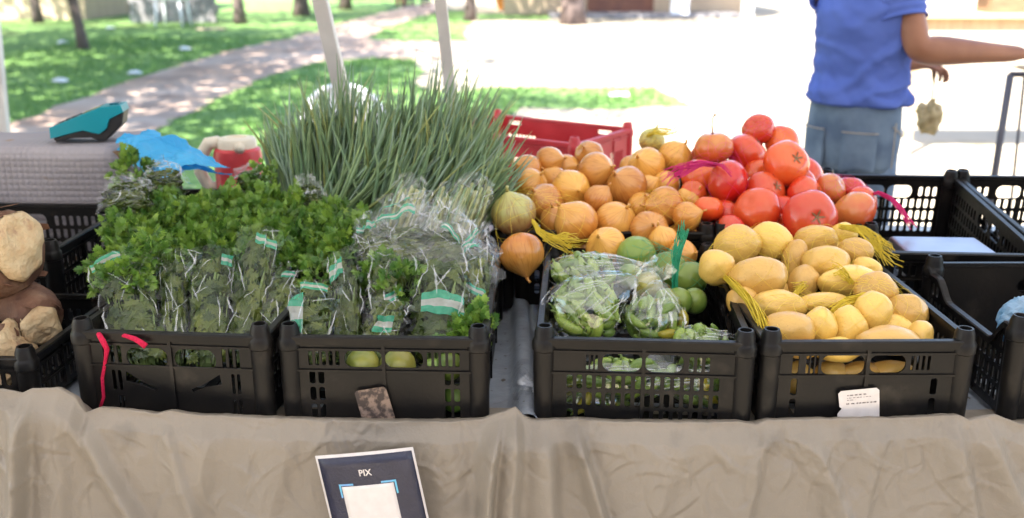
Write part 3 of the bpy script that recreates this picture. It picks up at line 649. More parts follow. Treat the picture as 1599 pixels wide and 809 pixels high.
# stickers and cord on the crates (children: they move with their crate)
def sticker(parent, quad, name, m, yl, bars=None, th=.0006, lab=None):
    """quad: four photo pixels TL TR BR BL taken on the crate's front plane"""
    mw = Matrix.LocRotScale(parent.location, parent.rotation_euler, None).inverted()
    P = []
    for u, v in quad:
        d = mw.to_3x3() @ ray(u, v); o = mw @ CP; P.append(o + d * ((yl - o.y) / d.y))
    def at(s, t, k=0): p = P[0].lerp(P[1], s).lerp(P[3].lerp(P[2], s), t); return Vector((p.x, p.y - k, p.z))
    mb = MB(); c8 = .07
    ol = [(c8, 0), (1 - c8, 0), (1, c8), (1, 1 - c8), (1 - c8, 1), (c8, 1), (0, 1 - c8), (0, c8)]
    if bars: ol = ol[:-2] + [(0, .95), (0, .64), (.05, .56), (.10, .50), (.04, .44), (0, c8)]
    vs = [at(s, t, th) for s, t in ol] + [at(s, t, 0) for s, t in ol]; n = len(ol)
    tris = geometry.tessellate_polygon([[Vector((s, t, 0)) for s, t in ol]])
    mb.add(vs, [tuple(t) for t in tris] + [(i, (i + 1) % n, n + (i + 1) % n, n + i) for i in range(n)])
    s_ = mb.build(name, m, parent, smooth=False, fix=True)
    if lab: s_['label'] = lab
    return s_, at
st, at = sticker(cD, [(1309, 611), (1373, 605), (1373, 662), (1307, 666)], 'label_sticker', M['paper'], -.0042, True)
mb = MB(); r = random.Random(3)
for t, s0, s1, h in ((.15, .22, .72, .030), (.22, .22, .80, .018), (.28, .22, .42, .018), (.385, .20, .93, .034), (.86, .22, .76, .022), (.91, .22, .74, .022)):
    s = s0
    while s < s1:
        l = r.uniform(.02, .09); e = min(s + l, s1)
        k = s
        while k < e:
            k2 = min(k + r.uniform(.008, .016), e); hh = h * r.uniform(.6, 1)
            mb.add([at(k, t - hh, .0009), at(k2 - .003, t - hh, .0009), at(k2 - .003, t + hh * .3, .0009), at(k, t + hh * .3, .0009)], [(0, 1, 2, 3)]); k = k2
        s = e + r.uniform(.015, .05)
mb.build('print', M['ink'], st, smooth=False)
sticker(cB, [(553, 611), (602, 603), (618, 655), (568, 664)], 'worn_label', M['dirty_paper'], -.0042)
mb = MB()
for (u0, v0, u1, v1) in ((155, 522, 168, 545), (167, 545, 163, 600), (163, 600, 160, 640)):
    pass
def onA(u, v, yl):
    mw = Matrix.LocRotScale(cA.location, cA.rotation_euler, None).inverted(); d = mw.to_3x3() @ ray(u, v); o = mw @ CP; return o + d * ((yl - o.y) / d.y)
mb.tube([onA(153, 520, .012), onA(155, 523, -.006), onA(161, 533, -.011), onA(167, 545, -.008), onA(165, 560, .002), onA(160, 590, .004), onA(162, 620, .004), onA(156, 640, .006)], [.004, .0045, .005, .0045, .003, .003, .003, .003], 7)
mb.tube([onA(183, 525, .014), onA(195, 524, -.004), onA(210, 529, -.010), onA(220, 535, -.012), onA(228, 541, -.012)], [.002, .0035, .0045, .005, .0055], 7)
mb.build('cord', mat('red_cord', (.62, .015, .07), (.45, .01, .05), 200, .7, .2, .5, 400), cA)
# ------------------------------------------------------------------ fruit and vegetables
def lumpy(fn, nu=26, nv=18):
    """closed body of revolution-like mesh: fn(theta, phi in -pi/2..pi/2) -> point"""
    mb = MB(); n = nu
    vs = [fn(0, -math.pi / 2)] + [fn(2 * math.pi * j / n, -math.pi / 2 + math.pi * i / nv) for i in range(1, nv) for j in range(n)] + [fn(0, math.pi / 2)]
    fs = [(0, 1 + (j + 1) % n, 1 + j) for j in range(n)]
    for i in range(nv - 2):
        b = 1 + i * n; fs += [(b + j, b + (j + 1) % n, b + n + (j + 1) % n, b + n + j) for j in range(n)]
    b = 1 + (nv - 2) * n; l = len(vs) - 1; fs += [(b + j, b + (j + 1) % n, l) for j in range(n)]
    mb.add(vs, fs); return mb
def sphp(t, p): return Vector((math.cos(p) * math.cos(t), math.cos(p) * math.sin(t), math.sin(p)))
def fruit_mat(name, base, top, streak, rough, spec, vein=0, coat=0, sss=.05, speck=None, bump=.05):
    """skin colours run from stem end to root end with streaks along the meridians"""
    m, t, b, L = NT(name); N = t.nodes.new
    b.inputs['Roughness'].default_value = rough; b.inputs['Specular IOR Level'].default_value = spec
    b.inputs['Subsurface Weight'].default_value = sss; b.inputs['Subsurface Radius'].default_value = (.012, .005, .002); b.inputs['Subsurface Scale'].default_value = .5
    if coat: b.inputs['Coat Weight'].default_value = coat; b.inputs['Coat Roughness'].default_value = .12
    tc = N('ShaderNodeTexCoord'); oi = N('ShaderNodeObjectInfo')
    ad = N('ShaderNodeVectorMath'); ad.operation = 'MULTIPLY_ADD'; L(oi.outputs['Random'], ad.inputs[0]); ad.inputs[1].default_value = (5, 9, 7); L(tc.outputs['Object'], ad.inputs[2])
    sp = N('ShaderNodeSeparateXYZ'); L(tc.outputs['Object'], sp.inputs[0])
    def mixc(f, a, c):
        x = N('ShaderNodeMix'); x.data_type = 'RGBA'; L(f, x.inputs[0])
        for s, k in ((6, a), (7, c)):
            if isinstance(k, tuple): x.inputs[s].default_value = (*k, 1)
            else: L(k, x.inputs[s])
        return x.outputs[2]
    n1 = N('ShaderNodeTexNoise'); n1.inputs['Scale'].default_value = 1.6; n1.inputs['Detail'].default_value = 2; L(ad.outputs[0], n1.inputs['Vector'])
    a1 = N('ShaderNodeMath'); a1.operation = 'MULTIPLY_ADD'; L(n1.outputs[0], a1.inputs[0]); a1.inputs[1].default_value = 1.6; L(sp.outputs[2], a1.inputs[2])
    mr = N('ShaderNodeMapRange'); mr.inputs[1].default_value = .35; mr.inputs[2].default_value = 1.5; L(a1.outputs[0], mr.inputs[0])
    c = mixc(mr.outputs[0], base, top)
    if streak:
        at = N('ShaderNodeMath'); at.operation = 'ARCTAN2'; L(sp.outputs[1], at.inputs[0]); L(sp.outputs[0], at.inputs[1])
        cb = N('ShaderNodeCombineXYZ'); L(at.outputs[0], cb.inputs[0]); L(oi.outputs['Random'], cb.inputs[1]); 
        zz = N('ShaderNodeMath'); zz.operation = 'MULTIPLY'; L(sp.outputs[2], zz.inputs[0]); zz.inputs[1].default_value = .22; L(zz.outputs[0], cb.inputs[2])
        n2 = N('ShaderNodeTexNoise'); n2.inputs['Scale'].default_value = vein or 9; n2.inputs['Detail'].default_value = 4; L(cb.outputs[0], n2.inputs['Vector'])
        m2 = N('ShaderNodeMapRange'); m2.inputs[1].default_value = .48; m2.inputs[2].default_value = .68; m2.inputs[4].default_value = .55; L(n2.outputs[0], m2.inputs[0]); c = mixc(m2.outputs[0], c, streak)
    if speck:
        n3 = N('ShaderNodeTexNoise'); n3.inputs['Scale'].default_value = 13; n3.inputs['Detail'].default_value = 3; L(ad.outputs[0], n3.inputs['Vector'])
        m3 = N('ShaderNodeMapRange'); m3.inputs[1].default_value = .62; m3.inputs[2].default_value = .74; m3.inputs[4].default_value = .8; L(n3.outputs[0], m3.inputs[0]); c = mixc(m3.outputs[0], c, speck)
    hs = N('ShaderNodeHueSaturation'); L(c, hs.inputs['Color'])
    m4 = N('ShaderNodeMapRange'); m4.inputs[3].default_value = .82; m4.inputs[4].default_value = 1.18; L(oi.outputs['Random'], m4.inputs[0]); L(m4.outputs[0], hs.inputs['Value'])
    m5 = N('ShaderNodeMapRange'); m5.inputs[3].default_value = .492; m5.inputs[4].default_value = .508; L(oi.outputs['Random'], m5.inputs[0]); L(m5.outputs[0], hs.inputs['Hue'])
    L(hs.outputs[0], b.inputs['Base Color'])
    if bump:
        n = N('ShaderNodeTexNoise'); n.inputs['Scale'].default_value = 9; n.inputs['Detail'].default_value = 5; L(ad.outputs[0], n.inputs['Vector'])
        bp = N('ShaderNodeBump'); bp.inputs['Strength'].default_value = bump; bp.inputs['Distance'].default_value = .2; L(n.outputs[0], bp.inputs['Height']); L(bp.outputs[0], b.inputs['Normal'])
    return m
M['onion'] = fruit_mat('onion_skin', (.60, .235, .04), (.70, .35, .075), (.42, .14, .028), .24, .5, 10, coat=.2, sss=.04, bump=.03)
M['onion_pale'] = fruit_mat('pale_onion_skin', (.40, .2, .07), (.50, .50, .16), (.26, .11, .04), .3, .5, 10, coat=.2, sss=.04, bump=.03)
M['tomato'] = fruit_mat('tomato_skin', (.68, .045, .014), (.68, .11, .025), None, .22, .5, coat=.3, sss=.05, bump=.01)
M['tomato_o'] = fruit_mat('orange_tomato_skin', (.66, .12, .03), (.66, .27, .06), None, .22, .5, coat=.3, sss=.05, bump=.01)
M['potato'] = fruit_mat('potato_skin', (.65, .38, .075), (.71, .45, .105), None, .36, .5, coat=.18, sss=0, speck=(.42, .23, .07), bump=.09)
M['lime'] = fruit_mat('lime_skin', (.10, .20, .03), (.19, .27, .05), None, .32, .5, sss=.05, bump=.03)
M['lime_y'] = fruit_mat('yellowing_lime_skin', (.19, .23, .04), (.33, .31, .06), None, .32, .5, sss=.05, bump=.03)
M['root_tuft'] = mat('dry_roots', (.28, .18, .09), (.2, .12, .06), 40, .8)
def onion_mesh(seed):
    def fn(t, p):
        d = sphp(t, p); k = 1 + .035 * nz(d, 1.4, seed) + .012 * math.cos(t * (5 + seed % 3) + seed)
        z = d.z * .93
        if p > .9: f = (p - .9) / .67; z += .26 * f * f; k *= 1 - .10 * f
        if p < -1.15: z += .05 * ((-p - 1.15) / .42) ** 2
        return Vector((d.x * k, d.y * k, z))
    mb = lumpy(fn, 28, 22)
    r = random.Random(seed)
    mb.tube([(0, 0, 1.13), (.02, .01, 1.25), (r.uniform(-.08, .08), r.uniform(-.08, .08), 1.38)], [.09, .055, .075], 7)      # dry neck
    return mb.mesh('onion', M['onion'])
def tuft_mesh():
    mb = MB(); r = random.Random(4)
    for _ in range(22):
        a = r.uniform(0, 6.28); q = r.uniform(.02, .1); mb.tube([(math.cos(a) * q, math.sin(a) * q, -.86), (math.cos(a) * q * 1.5, math.sin(a) * q * 1.5, -.97), (math.cos(a + .4) * q * 2.6, math.sin(a + .4) * q * 2.6, -1.0 - r.uniform(0, .08))], [.012, .01, .005], 3, False)
    return mb.mesh('root_tuft', M['root_tuft'])
def tomato_mesh(seed):
    def fn(t, p):
        d = sphp(t, p); k = 1 + .03 * nz(d, 1.2, seed) + .022 * math.cos(5 * t + seed) * math.cos(p)
        z = d.z * .84; 
        if p > .95: z -= .14 * ((p - .95) / .62) ** 2
        return Vector((d.x * k, d.y * k, z))
    mb = lumpy(fn, 28, 20); return mb.mesh('tomato', M['tomato'])
def calyx_mesh():
    mb = MB(); 
    for k in range(5):
        a = k * 1.256; c, s = math.cos(a), math.sin(a)
        mb.add([(c * .02 - s * .03, s * .02 + c * .03, .72), (c * .02 + s * .03, s * .02 - c * .03, .72), (c * .18 + s * .03, s * .18 - c * .03, .80), (c * .3, s * .3, .80), (c * .18 - s * .03, s * .18 + c * .03, .80)], [(0, 1, 2, 3, 4)])
    mb.tube([(0, 0, .66), (0, 0, .74)], [.07, .05], 8); return mb.mesh('stem_scar', M['root_tuft'])
def potato_mesh(seed):
    r = random.Random(seed); dents = [Vector((r.gauss(0, 1), r.gauss(0, 1), r.gauss(0, 1))).normalized() for _ in range(7)]
    def fn(t, p):
        d = sphp(t, p); k = 1 + .15 * nz(d, 1.1, seed * 3) + .035 * nz(d, 3, seed)
        for e in dents:
            q = (d - e).length; k -= .05 * math.exp(-(q / .16) ** 2) - .012 * math.exp(-(q / .34) ** 2)
        return d * k
    mb = lumpy(fn, 30, 22); return mb.mesh('potato', M['potato'])
def lime_mesh(seed):
    def fn(t, p):
        d = sphp(t, p); k = 1 + .03 * nz(d, 1.5, seed) + .008 * nz(d, 9, seed); z = d.z * 1.04 + (.12 * max(0, (p - 1.2) / .37) ** 2) - (.05 * max(0, (-p - 1.3) / .27) ** 2)
        return Vector((d.x * k, d.y * k, z))
    return lumpy(fn, 26, 18).mesh('lime', M['lime'])
ON = [onion_mesh(i) for i in range(4)]; TO = [tomato_mesh(i) for i in range(4)]; PO = [potato_mesh(i + 1) for i in range(5)]; LI = [lime_mesh(i) for i in range(2)]
TUFT, CAL = tuft_mesh(), calyx_mesh()
def variant(me, m):
    c = me.copy(); c.materials.clear(); c.materials.append(m); return c
ONP = variant(ON[0], M['onion_pale']); TOO = [variant(x, M['tomato_o']) for x in TO[:2]]; LIY = [variant(x, M['lime_y']) for x in LI]
def ray_plane(u, v, p0, p1, extra=0):
    """hit of a photo ray with the pile's sloping face through (y0,z0)-(y1,z1)"""
    (y0, z0), (y1, z1) = p0, p1; s = (z1 - z0) / (y1 - y0); d = ray(u, v); t = (z0 + s * (0 - y0) - CAMZ) / (d.z - s * d.y); return CP + d * t
def pile(items, p0, p1, iters=60, floor=None):
    """items: (u, v, width px, height px, ...); spreads the bodies in depth along their rays until they merely touch"""
    P = []
    for it in items:
        d = ray(it[0], it[1]).normalized(); c = ray_plane(it[0], it[1], p0, p1); t = (c - CP).length + it[-1].get('dy', 0); k = t / F * (d.dot(ray(799.5, 404.5).normalized()))
        P.append([d, t, it[2] / 2, it[3] / 2, t])
    def rad(q): return (q[2] + q[3]) / 2 * q[1] / F * .97
    for _ in range(iters):
        for i in range(len(P)):
            for j in range(i):
                a, b = P[i], P[j]; pa, pb = a[0] * a[1], b[0] * b[1]; dv = pa - pb; need = (rad(a) + rad(b)) * .97; l = dv.length
                if l < need:
                    lat2 = max(0, l * l - (a[1] - b[1]) ** 2); dep = math.sqrt(max(0, need * need - lat2)); cur = a[1] - b[1]; s = 1 if cur >= 0 else -1
                    mv = (dep - abs(cur)) * .3; mv = min(mv, .012); a[1] += s * mv / 2; b[1] -= s * mv / 2
        for q in P: q[1] += (q[4] - q[1]) * .03
    return [(CP + q[0] * q[1], q[2] * q[1] / F, q[3] * q[1] / F) for q in P]
def qrot(seed, axis=None, tilt=None):
    r = random.Random(seed); q = Quaternion((r.gauss(0, 1), r.gauss(0, 1), r.gauss(0, 1), r.gauss(0, 1))); q.normalize(); return q
def axis_q(ax): return Vector(ax).normalized().to_track_quat('Z', 'Y')
def put(me, name, c, s, q, label, cat, group):
    o = link(name, me, None, None, c, q, s); return props(o, label, cat, group)
# ---- onions
ONI = [(1018, 220, 38, 'small yellowish onion at the very top of the heap with yellow net knotted on it', {}),
 (1054, 246, 50, 'brown onion at the top right of the heap beside the small yellowish one', {}),
 (1010, 259, 54, 'onion directly under the small yellowish top onion', {}),
 (858, 252, 44, 'onion at the back left of the heap touching the spring onion tips', {}),
 (822, 266, 46, 'onion at the far back left corner of the heap', {}),
 (920, 242, 42, 'pinkish onion behind the round pale onion in the upper middle', {'dy': .05}),
 (829, 289, 50, 'onion at the left edge of the heap above the pale green topped one', {}),
 (866, 281, 40, 'small pinkish onion tucked between the back left onions', {'dy': .04}),
 (931, 267, 54, 'round pale onion in the upper middle of the heap', {'dy': -.04}),
 (891, 296, 58, 'dark veined onion left of the small centre onion', {'dy': -.03}),
 (979, 291, 60, 'large reddish onion right of the small centre onion', {'dy': -.03}),
 (934, 311, 43, 'small onion in the centre of the heap between two large ones', {'dy': -.02}),
 (849, 318, 60, 'large brown onion behind the yellow net cord at the left of the heap', {}),
 (802, 334, 66, 'big onion with pale green top hanging over the left rim', {'dy': -.05}),
 (815, 396, 66, 'onion in shadow hanging below the pale green topped one in the gap', {'dy': -.04}),
 (900, 348, 66, 'smooth tan onion at the front left above the yellow net end', {}),
 (961, 347, 62, 'reddish brown onion in the front middle of the heap', {}),
 (1014, 360, 58, 'smooth orange onion at the front right above the limes', {}),
 (1038, 322, 58, 'onion with flaking skin at the right side of the heap', {}),
 (1072, 338, 44, 'onion with ragged papery skin at the right rim of the heap', {}),
 (947, 386, 60, 'lowest onion at the front of the heap behind the bagged peppers', {}),
 (1002, 322, 42, 'pale onion half hidden behind the flaking one', {'dy': .03}),
 (1012, 291, 34, 'reddish onion peeking out right of the large reddish one', {'dy': .03}),
 (1040, 289, 42, 'dull onion at the back right under the top right onion', {'dy': .03}),
 (1066, 398, 44, 'onion showing behind the green net of limes', {}),
 (868, 345, 48, 'onion in shadow between the brown and the smooth tan onions', {'dy': .04}),
 (1036, 376, 44, 'onion low at the right behind the limes', {'dy': .02}),
 (884, 262, 40, 'onion at the back behind the round pale onion', {'dy': .09}),
 (986, 262, 36, 'onion in the back row left of the one under the top onion', {'dy': .07}),
 (1076, 312, 40, 'onion pressed against the right rim under the magenta net', {'dy': .04})]
pos = pile([(u, v, d, d, k) for u, v, d, lb, k in ONI], (2.06, .99), (2.56, 1.13))
ONPOS = pos
for i, ((u, v, d, lb, k), (c, rx, ry)) in enumerate(zip(ONI, pos)):
    ax = (math.sin(i * 2.4) * .8, -.55 + .5 * math.cos(i * 1.7), .55 + .5 * math.sin(i * 1.3))
    me = ON[i % 4]
    if 'pale green' in lb and 'top hanging' in lb: me = ONP; ax = (-.25, -.2, .95)
    if i == 0: me = ONP; ax = (.25, -.2, .9)
    if i in (14,): ax = (.2, -.5, -.8)
    o = put(me, 'onion', c, rx * 1.07, axis_q(ax), lb, 'onion', 'onions heaped in the middle crate')
    if i in (13, 4, 9, 17, 20): link('root_tuft', TUFT, None, o)
def fillers(me_list, name, lab, cat, group, x0, x1, p0, p1, rad, drop, pos, zmin, seed):
    r = random.Random(seed); n = 0; pts = [(Vector(p[0]), p[1]) for p in pos]
    (y0, z0), (y1, z1) = p0, p1
    y = y0 + .02
    while y < y1 + .03:
        x = x0
        while x < x1:
            for lay in (0,):
                z = z0 + (z1 - z0) * (y - y0) / (y1 - y0) - drop - lay * rad * 1.75
                c = Vector((x + r.uniform(-.012, .012), y + r.uniform(-.012, .012), z))
                if z < zmin + rad * .8 or any((c - q).length < (rr_ + rad) * .80 for q, rr_ in pts): continue
                o = put(me_list[n % len(me_list)], name, c, rad, qrot(n + seed), lab, cat, group); pts.append((c, rad)); n += 1
            x += rad * 1.9
        y += rad * 1.85
    return n
fillers(ON, 'onion', 'onion buried in the heap with only slivers of skin showing', 'onion', 'onions heaped in the middle crate', .04, .40, (2.15, .99), (2.56, 1.1), .058, .05, pos, CZ, 50)
# ---- tomatoes
TOM = [(1114, 231, 53, 0, 'orange tomato at the upper left with a curled dry stalk on it', {}, 1),
 (1166, 240, 58, 0, 'red tomato in the top row right of the one with the curled stalk', {}, 0),
 (1184, 202, 44, 0, 'topmost red tomato of the heap', {}, 0),
 (1221, 222, 46, 0, 'red orange tomato at the top right behind the big glossy one', {'dy': .04}, 0),
 (1228, 256, 64, 0, 'big glossy tomato at the upper right of the heap', {'dy': -.03}, 0),
 (1136, 285, 63, 0, 'big orange red tomato under the magenta net at the left', {'dy': -.03}, 0),
 (1092, 275, 50, 0, 'tomato at the left edge under the magenta net knot', {}, 0),
 (1195, 300, 58, 0, 'deep red tomato in the middle of the heap', {}, 0),
 (1182, 329, 66, 0, 'round tomato in the front middle above the tall potato', {'dy': -.02}, 0),
 (1106, 326, 42, 0, 'small pinkish tomato at the left side of the heap', {}, 0),
 (1133, 336, 44, 0, 'tomato low at the left between the small pinkish one and the round one', {'dy': .02}, 0),
 (1140, 361, 46, 0, 'lowest tomato at the front left touching the potatoes', {}, 0),
 (1265, 340, 74, 0, 'largest bright red tomato at the front of the heap', {'dy': -.03}, 0),
 (1297, 295, 44, 0, 'yellowish unripe tomato at the right of the heap', {}, 1),
 (1333, 331, 60, 0, 'orange tomato at the right end of the heap', {}, 1),
 (1327, 297, 42, 0, 'pinkish tomato behind the yellowish unripe one', {'dy': .04}, 0),
 (1257, 306, 54, 0, 'pinkish red tomato above the largest front one', {'dy': .02}, 0),
 (1226, 358, 44, 0, 'tomato in shadow beneath the largest front one', {'dy': .03}, 0),
 (1184, 272, 40, 0, 'red tomato half hidden in the second row', {'dy': .05}, 0),
 (1250, 285, 44, 0, 'red tomato half hidden right of the big glossy one', {'dy': .06}, 0),
 (1215, 288, 40, 0, 'dark red tomato in the hollow under the big glossy one', {'dy': .06}, 0),
 (1083, 301, 36, 0, 'small red tomato peeking out at the left rim', {'dy': .03}, 0),
 (1346, 315, 42, 0, 'red tomato at the far right rim behind the orange one', {'dy': .04}, 0),
 (1100, 246, 44, 0, 'red tomato behind the one with the curled stalk', {'dy': .05}, 0),
 (1222, 330, 44, 0, 'red tomato wedged between the two big front ones', {'dy': .05}, 0)]
TP0, TP1 = (2.14, 1.0), (2.52, 1.16)
pos = pile([(u, v, d, d, k) for u, v, d, _, lb, k, o_ in TOM], TP0, TP1)
TOPOS = pos
for i, ((u, v, d, _, lb, k, o_), (c, rx, ry)) in enumerate(zip(TOM, pos)):
    ax = (math.sin(i * 2.1) * .9, -.3 + .7 * math.cos(i * 1.3), .5 + .4 * math.sin(i))
    if i == 0: ax = (-.1, 0, 1)
    if i == 4: ax = (.3, -.75, .45)
    o = put((TOO if o_ else TO)[i % 2 if o_ else i % 4], 'tomato', c, rx * 1.12, axis_q(ax), lb, 'tomato', 'tomatoes heaped in the back row')
    if i in (1, 4, 7, 12, 16): link('stem_scar', CAL, None, o)
    if i == 0:
        mb = MB(); mb.tube([(0, 0, .7), (-.15, .0, 1.15), (-.05, .05, 1.55), (.35, .1, 1.8), (.75, .05, 1.72), (.98, 0, 1.45)], [.05, .035, .03, .03, .025, .02], 6); mb.build('stalk', mat('dry_stalk', (.22, .12, .04), None, 4, .7), o)
fillers(TO, 'tomato', 'tomato buried in the heap with only slivers of red showing', 'tomato', 'tomatoes heaped in the back row', .47, .75, (2.2, 1.0), (2.52, 1.12), .064, .055, pos, CZ, 80)
# ---- potatoes: (u, v, width, height, turn in the picture, ...)
POT = [(1120, 417, 52, 52, 0, 'round pale potato hanging over the left rim', {'dy': -.05}),
 (1152, 385, 66, 62, 20, 'potato at the back left with net lines across it', {}),
 (1202, 378, 56, 62, 80, 'tall oval potato standing at the very top of the heap', {'dy': -.02}),
 (1184, 433, 86, 62, 10, 'large smooth potato under the tall one at the left', {'dy': -.02}),
 (1241, 405, 56, 36, 80, 'narrow upright potato right of the tall one', {'dy': .02}),
 (1274, 375, 60, 44, 10, 'potato at the back under the yellow net end', {}),
 (1318, 367, 36, 34, 0, 'small potato at the back right under the frayed yellow net', {'dy': .02}),
 (1335, 392, 48, 38, -15, 'potato at the right of the back row', {}),
 (1290, 410, 66, 50, 5, 'oval potato in the middle of the back half', {'dy': -.01}),
 (1325, 439, 84, 48, 5, 'long potato with a yellow net knot on it', {'dy': -.02}),
 (1354, 420, 42, 32, -20, 'potato at the right rim behind the long one', {'dy': .02}),
 (1368, 455, 58, 54, 0, 'round potato at the right with net gathered over it', {}),
 (1215, 478, 78, 46, -8, 'long potato at the left middle with net marks', {}),
 (1285, 472, 72, 30, 4, 'narrow potato lying in the middle under net', {}),
 (1280, 508, 46, 54, 0, 'small upright potato in the middle of the front half', {}),
 (1231, 517, 74, 58, 10, 'big potato at the front left corner', {'dy': -.02}),
 (1325, 513, 50, 62, 0, 'upright potato left of the knobbly one', {}),
 (1362, 486, 52, 54, 0, 'knobbly potato in the right middle under the yellow net end', {'dy': -.02}),
 (1417, 488, 60, 52, -12, 'round potato at the right rim near the front', {'dy': -.01}),
 (1387, 532, 86, 42, 0, 'long smooth potato lying behind the front rim', {'dy': -.02}),
 (1436, 526, 46, 34, 80, 'brownish potato at the front right corner', {}),
 (1256, 546, 50, 26, 5, 'potato behind the front rim left of centre', {}),
 (1308, 546, 66, 34, 0, 'potato behind the front rim at centre', {'dy': .02}),
 (1254, 441, 52, 42, 60, 'potato in the hollow in the middle of the heap', {'dy': .03}),
 (1345, 583, 66, 34, 0, 'potato seen through the front handle hole, left one', {'dy': .0}),
 (1392, 582, 64, 34, 0, 'potato seen through the front handle hole, right one', {'dy': .0}),
 (1300, 585, 50, 40, 0, 'pale potato seen through the left end of the front handle hole', {'dy': .0}),
 (1245, 590, 46, 46, 0, 'potato seen through the left slots of the crate front', {'dy': .0}),
 (1160, 470, 46, 44, 0, 'potato in shadow at the left rim beside the yellow net cord', {'dy': .02}),
 (1395, 512, 50, 40, 0, 'potato in shadow under the round one at the right rim', {'dy': .03}),
 (1205, 455, 48, 40, 0, 'potato in shadow under the large smooth one', {'dy': .03})]
PP0, PP1 = (1.60, .955), (2.06, 1.03)
pos = pile([(*p[:4], p[6]) for p in POT], PP0, PP1)
fix = []
for p, (c, rx, ry) in zip(POT, pos):
    if p[1] > 575:      # those behind the front wall
        q = aty(p[0], p[1], 1.582); fix.append((q, p[2] / 2 * (q - CP).length / F, p[3] / 2 * (q - CP).length / F))
    else: fix.append((c, rx, ry))
pos = POPOS = fix
CAMQ = (MW).to_quaternion()
for i, (p, (c, rx, ry)) in enumerate(zip(POT, pos)):
    q = CAMQ @ Quaternion((0, 0, 1), R(p[4])) @ Quaternion((1, 0, 0), rng.uniform(-.25, .25)) @ Quaternion((0, 1, 0), rng.uniform(-.2, .2))
    o = put(PO[i % 5], 'potato', c, (rx * 1.08, ry * 1.08, (rx + ry) / 2 * .95), q, p[5], 'potato', 'potatoes heaped in the right front crate')
fillers(PO, 'potato', 'potato buried in the heap with only slivers of skin showing', 'potato', 'potatoes heaped in the right front crate', .45, .73, (1.6, .95), (2.03, 1.0), .054, .043, pos, CZ, 110)
# ---- limes
LIM = [(994, 400, 62, 'large lime under the green net at the left', 0), (1041, 424, 62, 'large lime under the green net knot', 0), (1078, 435, 52, 'dark lime at the right of the green net', 0), (1013, 446, 44, 'small yellowish lime below the green net', 1), (983, 432, 40, 'lime half hidden behind the bag of peppers', 0), (1060, 470, 42, 'lime in shadow low in the crate', 0), (1084, 470, 40, 'lime in shadow against the right wall of the crate', 0), (1040, 468, 36, 'lime in shadow between the pepper bag and the crate wall', 0)]
pos = LIPOS = pile([(u, v, d, d, {}) for u, v, d, lb, y_ in LIM], (1.75, .94), (2.06, .985))
for i, ((u, v, d, lb, y_), (c, rx, ry)) in enumerate(zip(LIM, pos)):
    put(LIY[0] if y_ else LI[i % 2], 'lime', c, rx, axis_q((math.sin(i * 2) * .8, -.5, .5 + .4 * math.cos(i))), lb, 'lime', 'limes in the crates')
for i, (u, v, d, lb) in enumerate(((567, 569, 50, 'yellowish lime behind the left half of the handle hole'), (621, 570, 54, 'yellowish lime behind the right half of the handle hole'), (702, 572, 44, 'green lime behind the slots right of the handle hole'), (712, 622, 44, 'green lime low behind the right hand slots of the label crate'), (676, 580, 40, 'green lime under green net strands behind the front slots'))):
    c = aty(u, v, 1.572); put(LIY[i % 2] if i < 2 else LI[i % 2], 'lime', c, d / 2 * (c - CP).length / F, axis_q((1, -.3, .4 * i - .5)), lb, 'lime', 'limes in the crates')
# ------------------------------------------------------------------ nets
def net(cpos, m, label, n=22, turns=1.1, rad=.00028, group=None, infl=1.03, view=None):
    """diamond mesh net stretched round a cluster of bodies"""
    bm = bmesh.new()
    for c, rx, ry in cpos:
        rr_ = max(rx, ry) if abs(rx - ry) < .004 else (rx + ry) / 2
        for k in range(90):
            z = 1 - 2 * (k + .5) / 90; a = k * 2.39996; s = math.sqrt(1 - z * z); dv = Vector((s * math.cos(a), s * math.sin(a), z))
            bm.verts.new(Vector(c) + Vector((dv.x * rx, dv.y * rr_, dv.z * ry)) * infl)
    bmesh.ops.convex_hull(bm, input=bm.verts)
    tree_ = BVHTree.FromBMesh(bm); cen = sum((Vector(p[0]) for p in cpos), Vector()) / len(cpos); bm.free()
    mb = MB(); K = 40; n = int(n * .42)
    for hnd in (-1, 1):
        for i in range(n):
            pts = []
            for k in range(K + 1):
                ph = -1.35 + 2.7 * k / K; th = 2 * math.pi * i / n + hnd * turns * ph; dv = Vector((math.cos(ph) * math.cos(th), math.cos(ph) * math.sin(th), math.sin(ph)))
                h = tree_.ray_cast(cen + dv * 2, -dv)
                if h[0] is not None: pts.append(h[0] + dv * .0006)
            if len(pts) > 2: mb.tube(pts, rad, 3, False)
    root = empty('net_bag', cen, label=label, cat='net', group=group or 'net bags round the produce')
    for k in range(len(mb.v)): mb.v[k] = tuple(Vector(mb.v[k]) - cen)
    mb.build('netting', m, root); return root
def tail(root, pts, m, n=26, spread=.012, rad=.0008, seed=0, w0=.003):
    """a twisted bunch of net strands fanning out towards its end"""
    r = random.Random(seed); base = root.location; mb = MB(); P = [Vector(p) for p in pts]; k = len(P)
    for s in range(n):
        a = r.uniform(0, 6.28); q = math.sqrt(r.random()); Q = []
        for i in range(k):
            for sub in range(3 if i < k - 1 else 1):
                f = sub / 3; p = P[i].lerp(P[min(i + 1, k - 1)], f); t = (i + f) / (k - 1)
                wd = w0 + spread * t ** 1.5; an = a + t * 3
                Q.append(p + Vector((math.cos(an), .6 * math.sin(an), math.sin(an))) * wd * q - base + Vector((nz(p, 40, s), nz(p, 40, s + 5), nz(p, 40, s + 9))) * .003 * t)
        mb.tube(Q[:max(3, len(Q) - r.randint(0, 2))], rad, 3, False)
    o = mb.build('net_tail', m, root); return o
YN, PN, GN = M['yellow_net'], M['pink_net'], M['green_net']
sel = lambda P, ids: [P[i] for i in ids]
n1 = net(sel(POPOS, (0, 1, 2, 3)), YN, 'yellow net with a loose cord hanging over the left rim of the potato crate', 30)
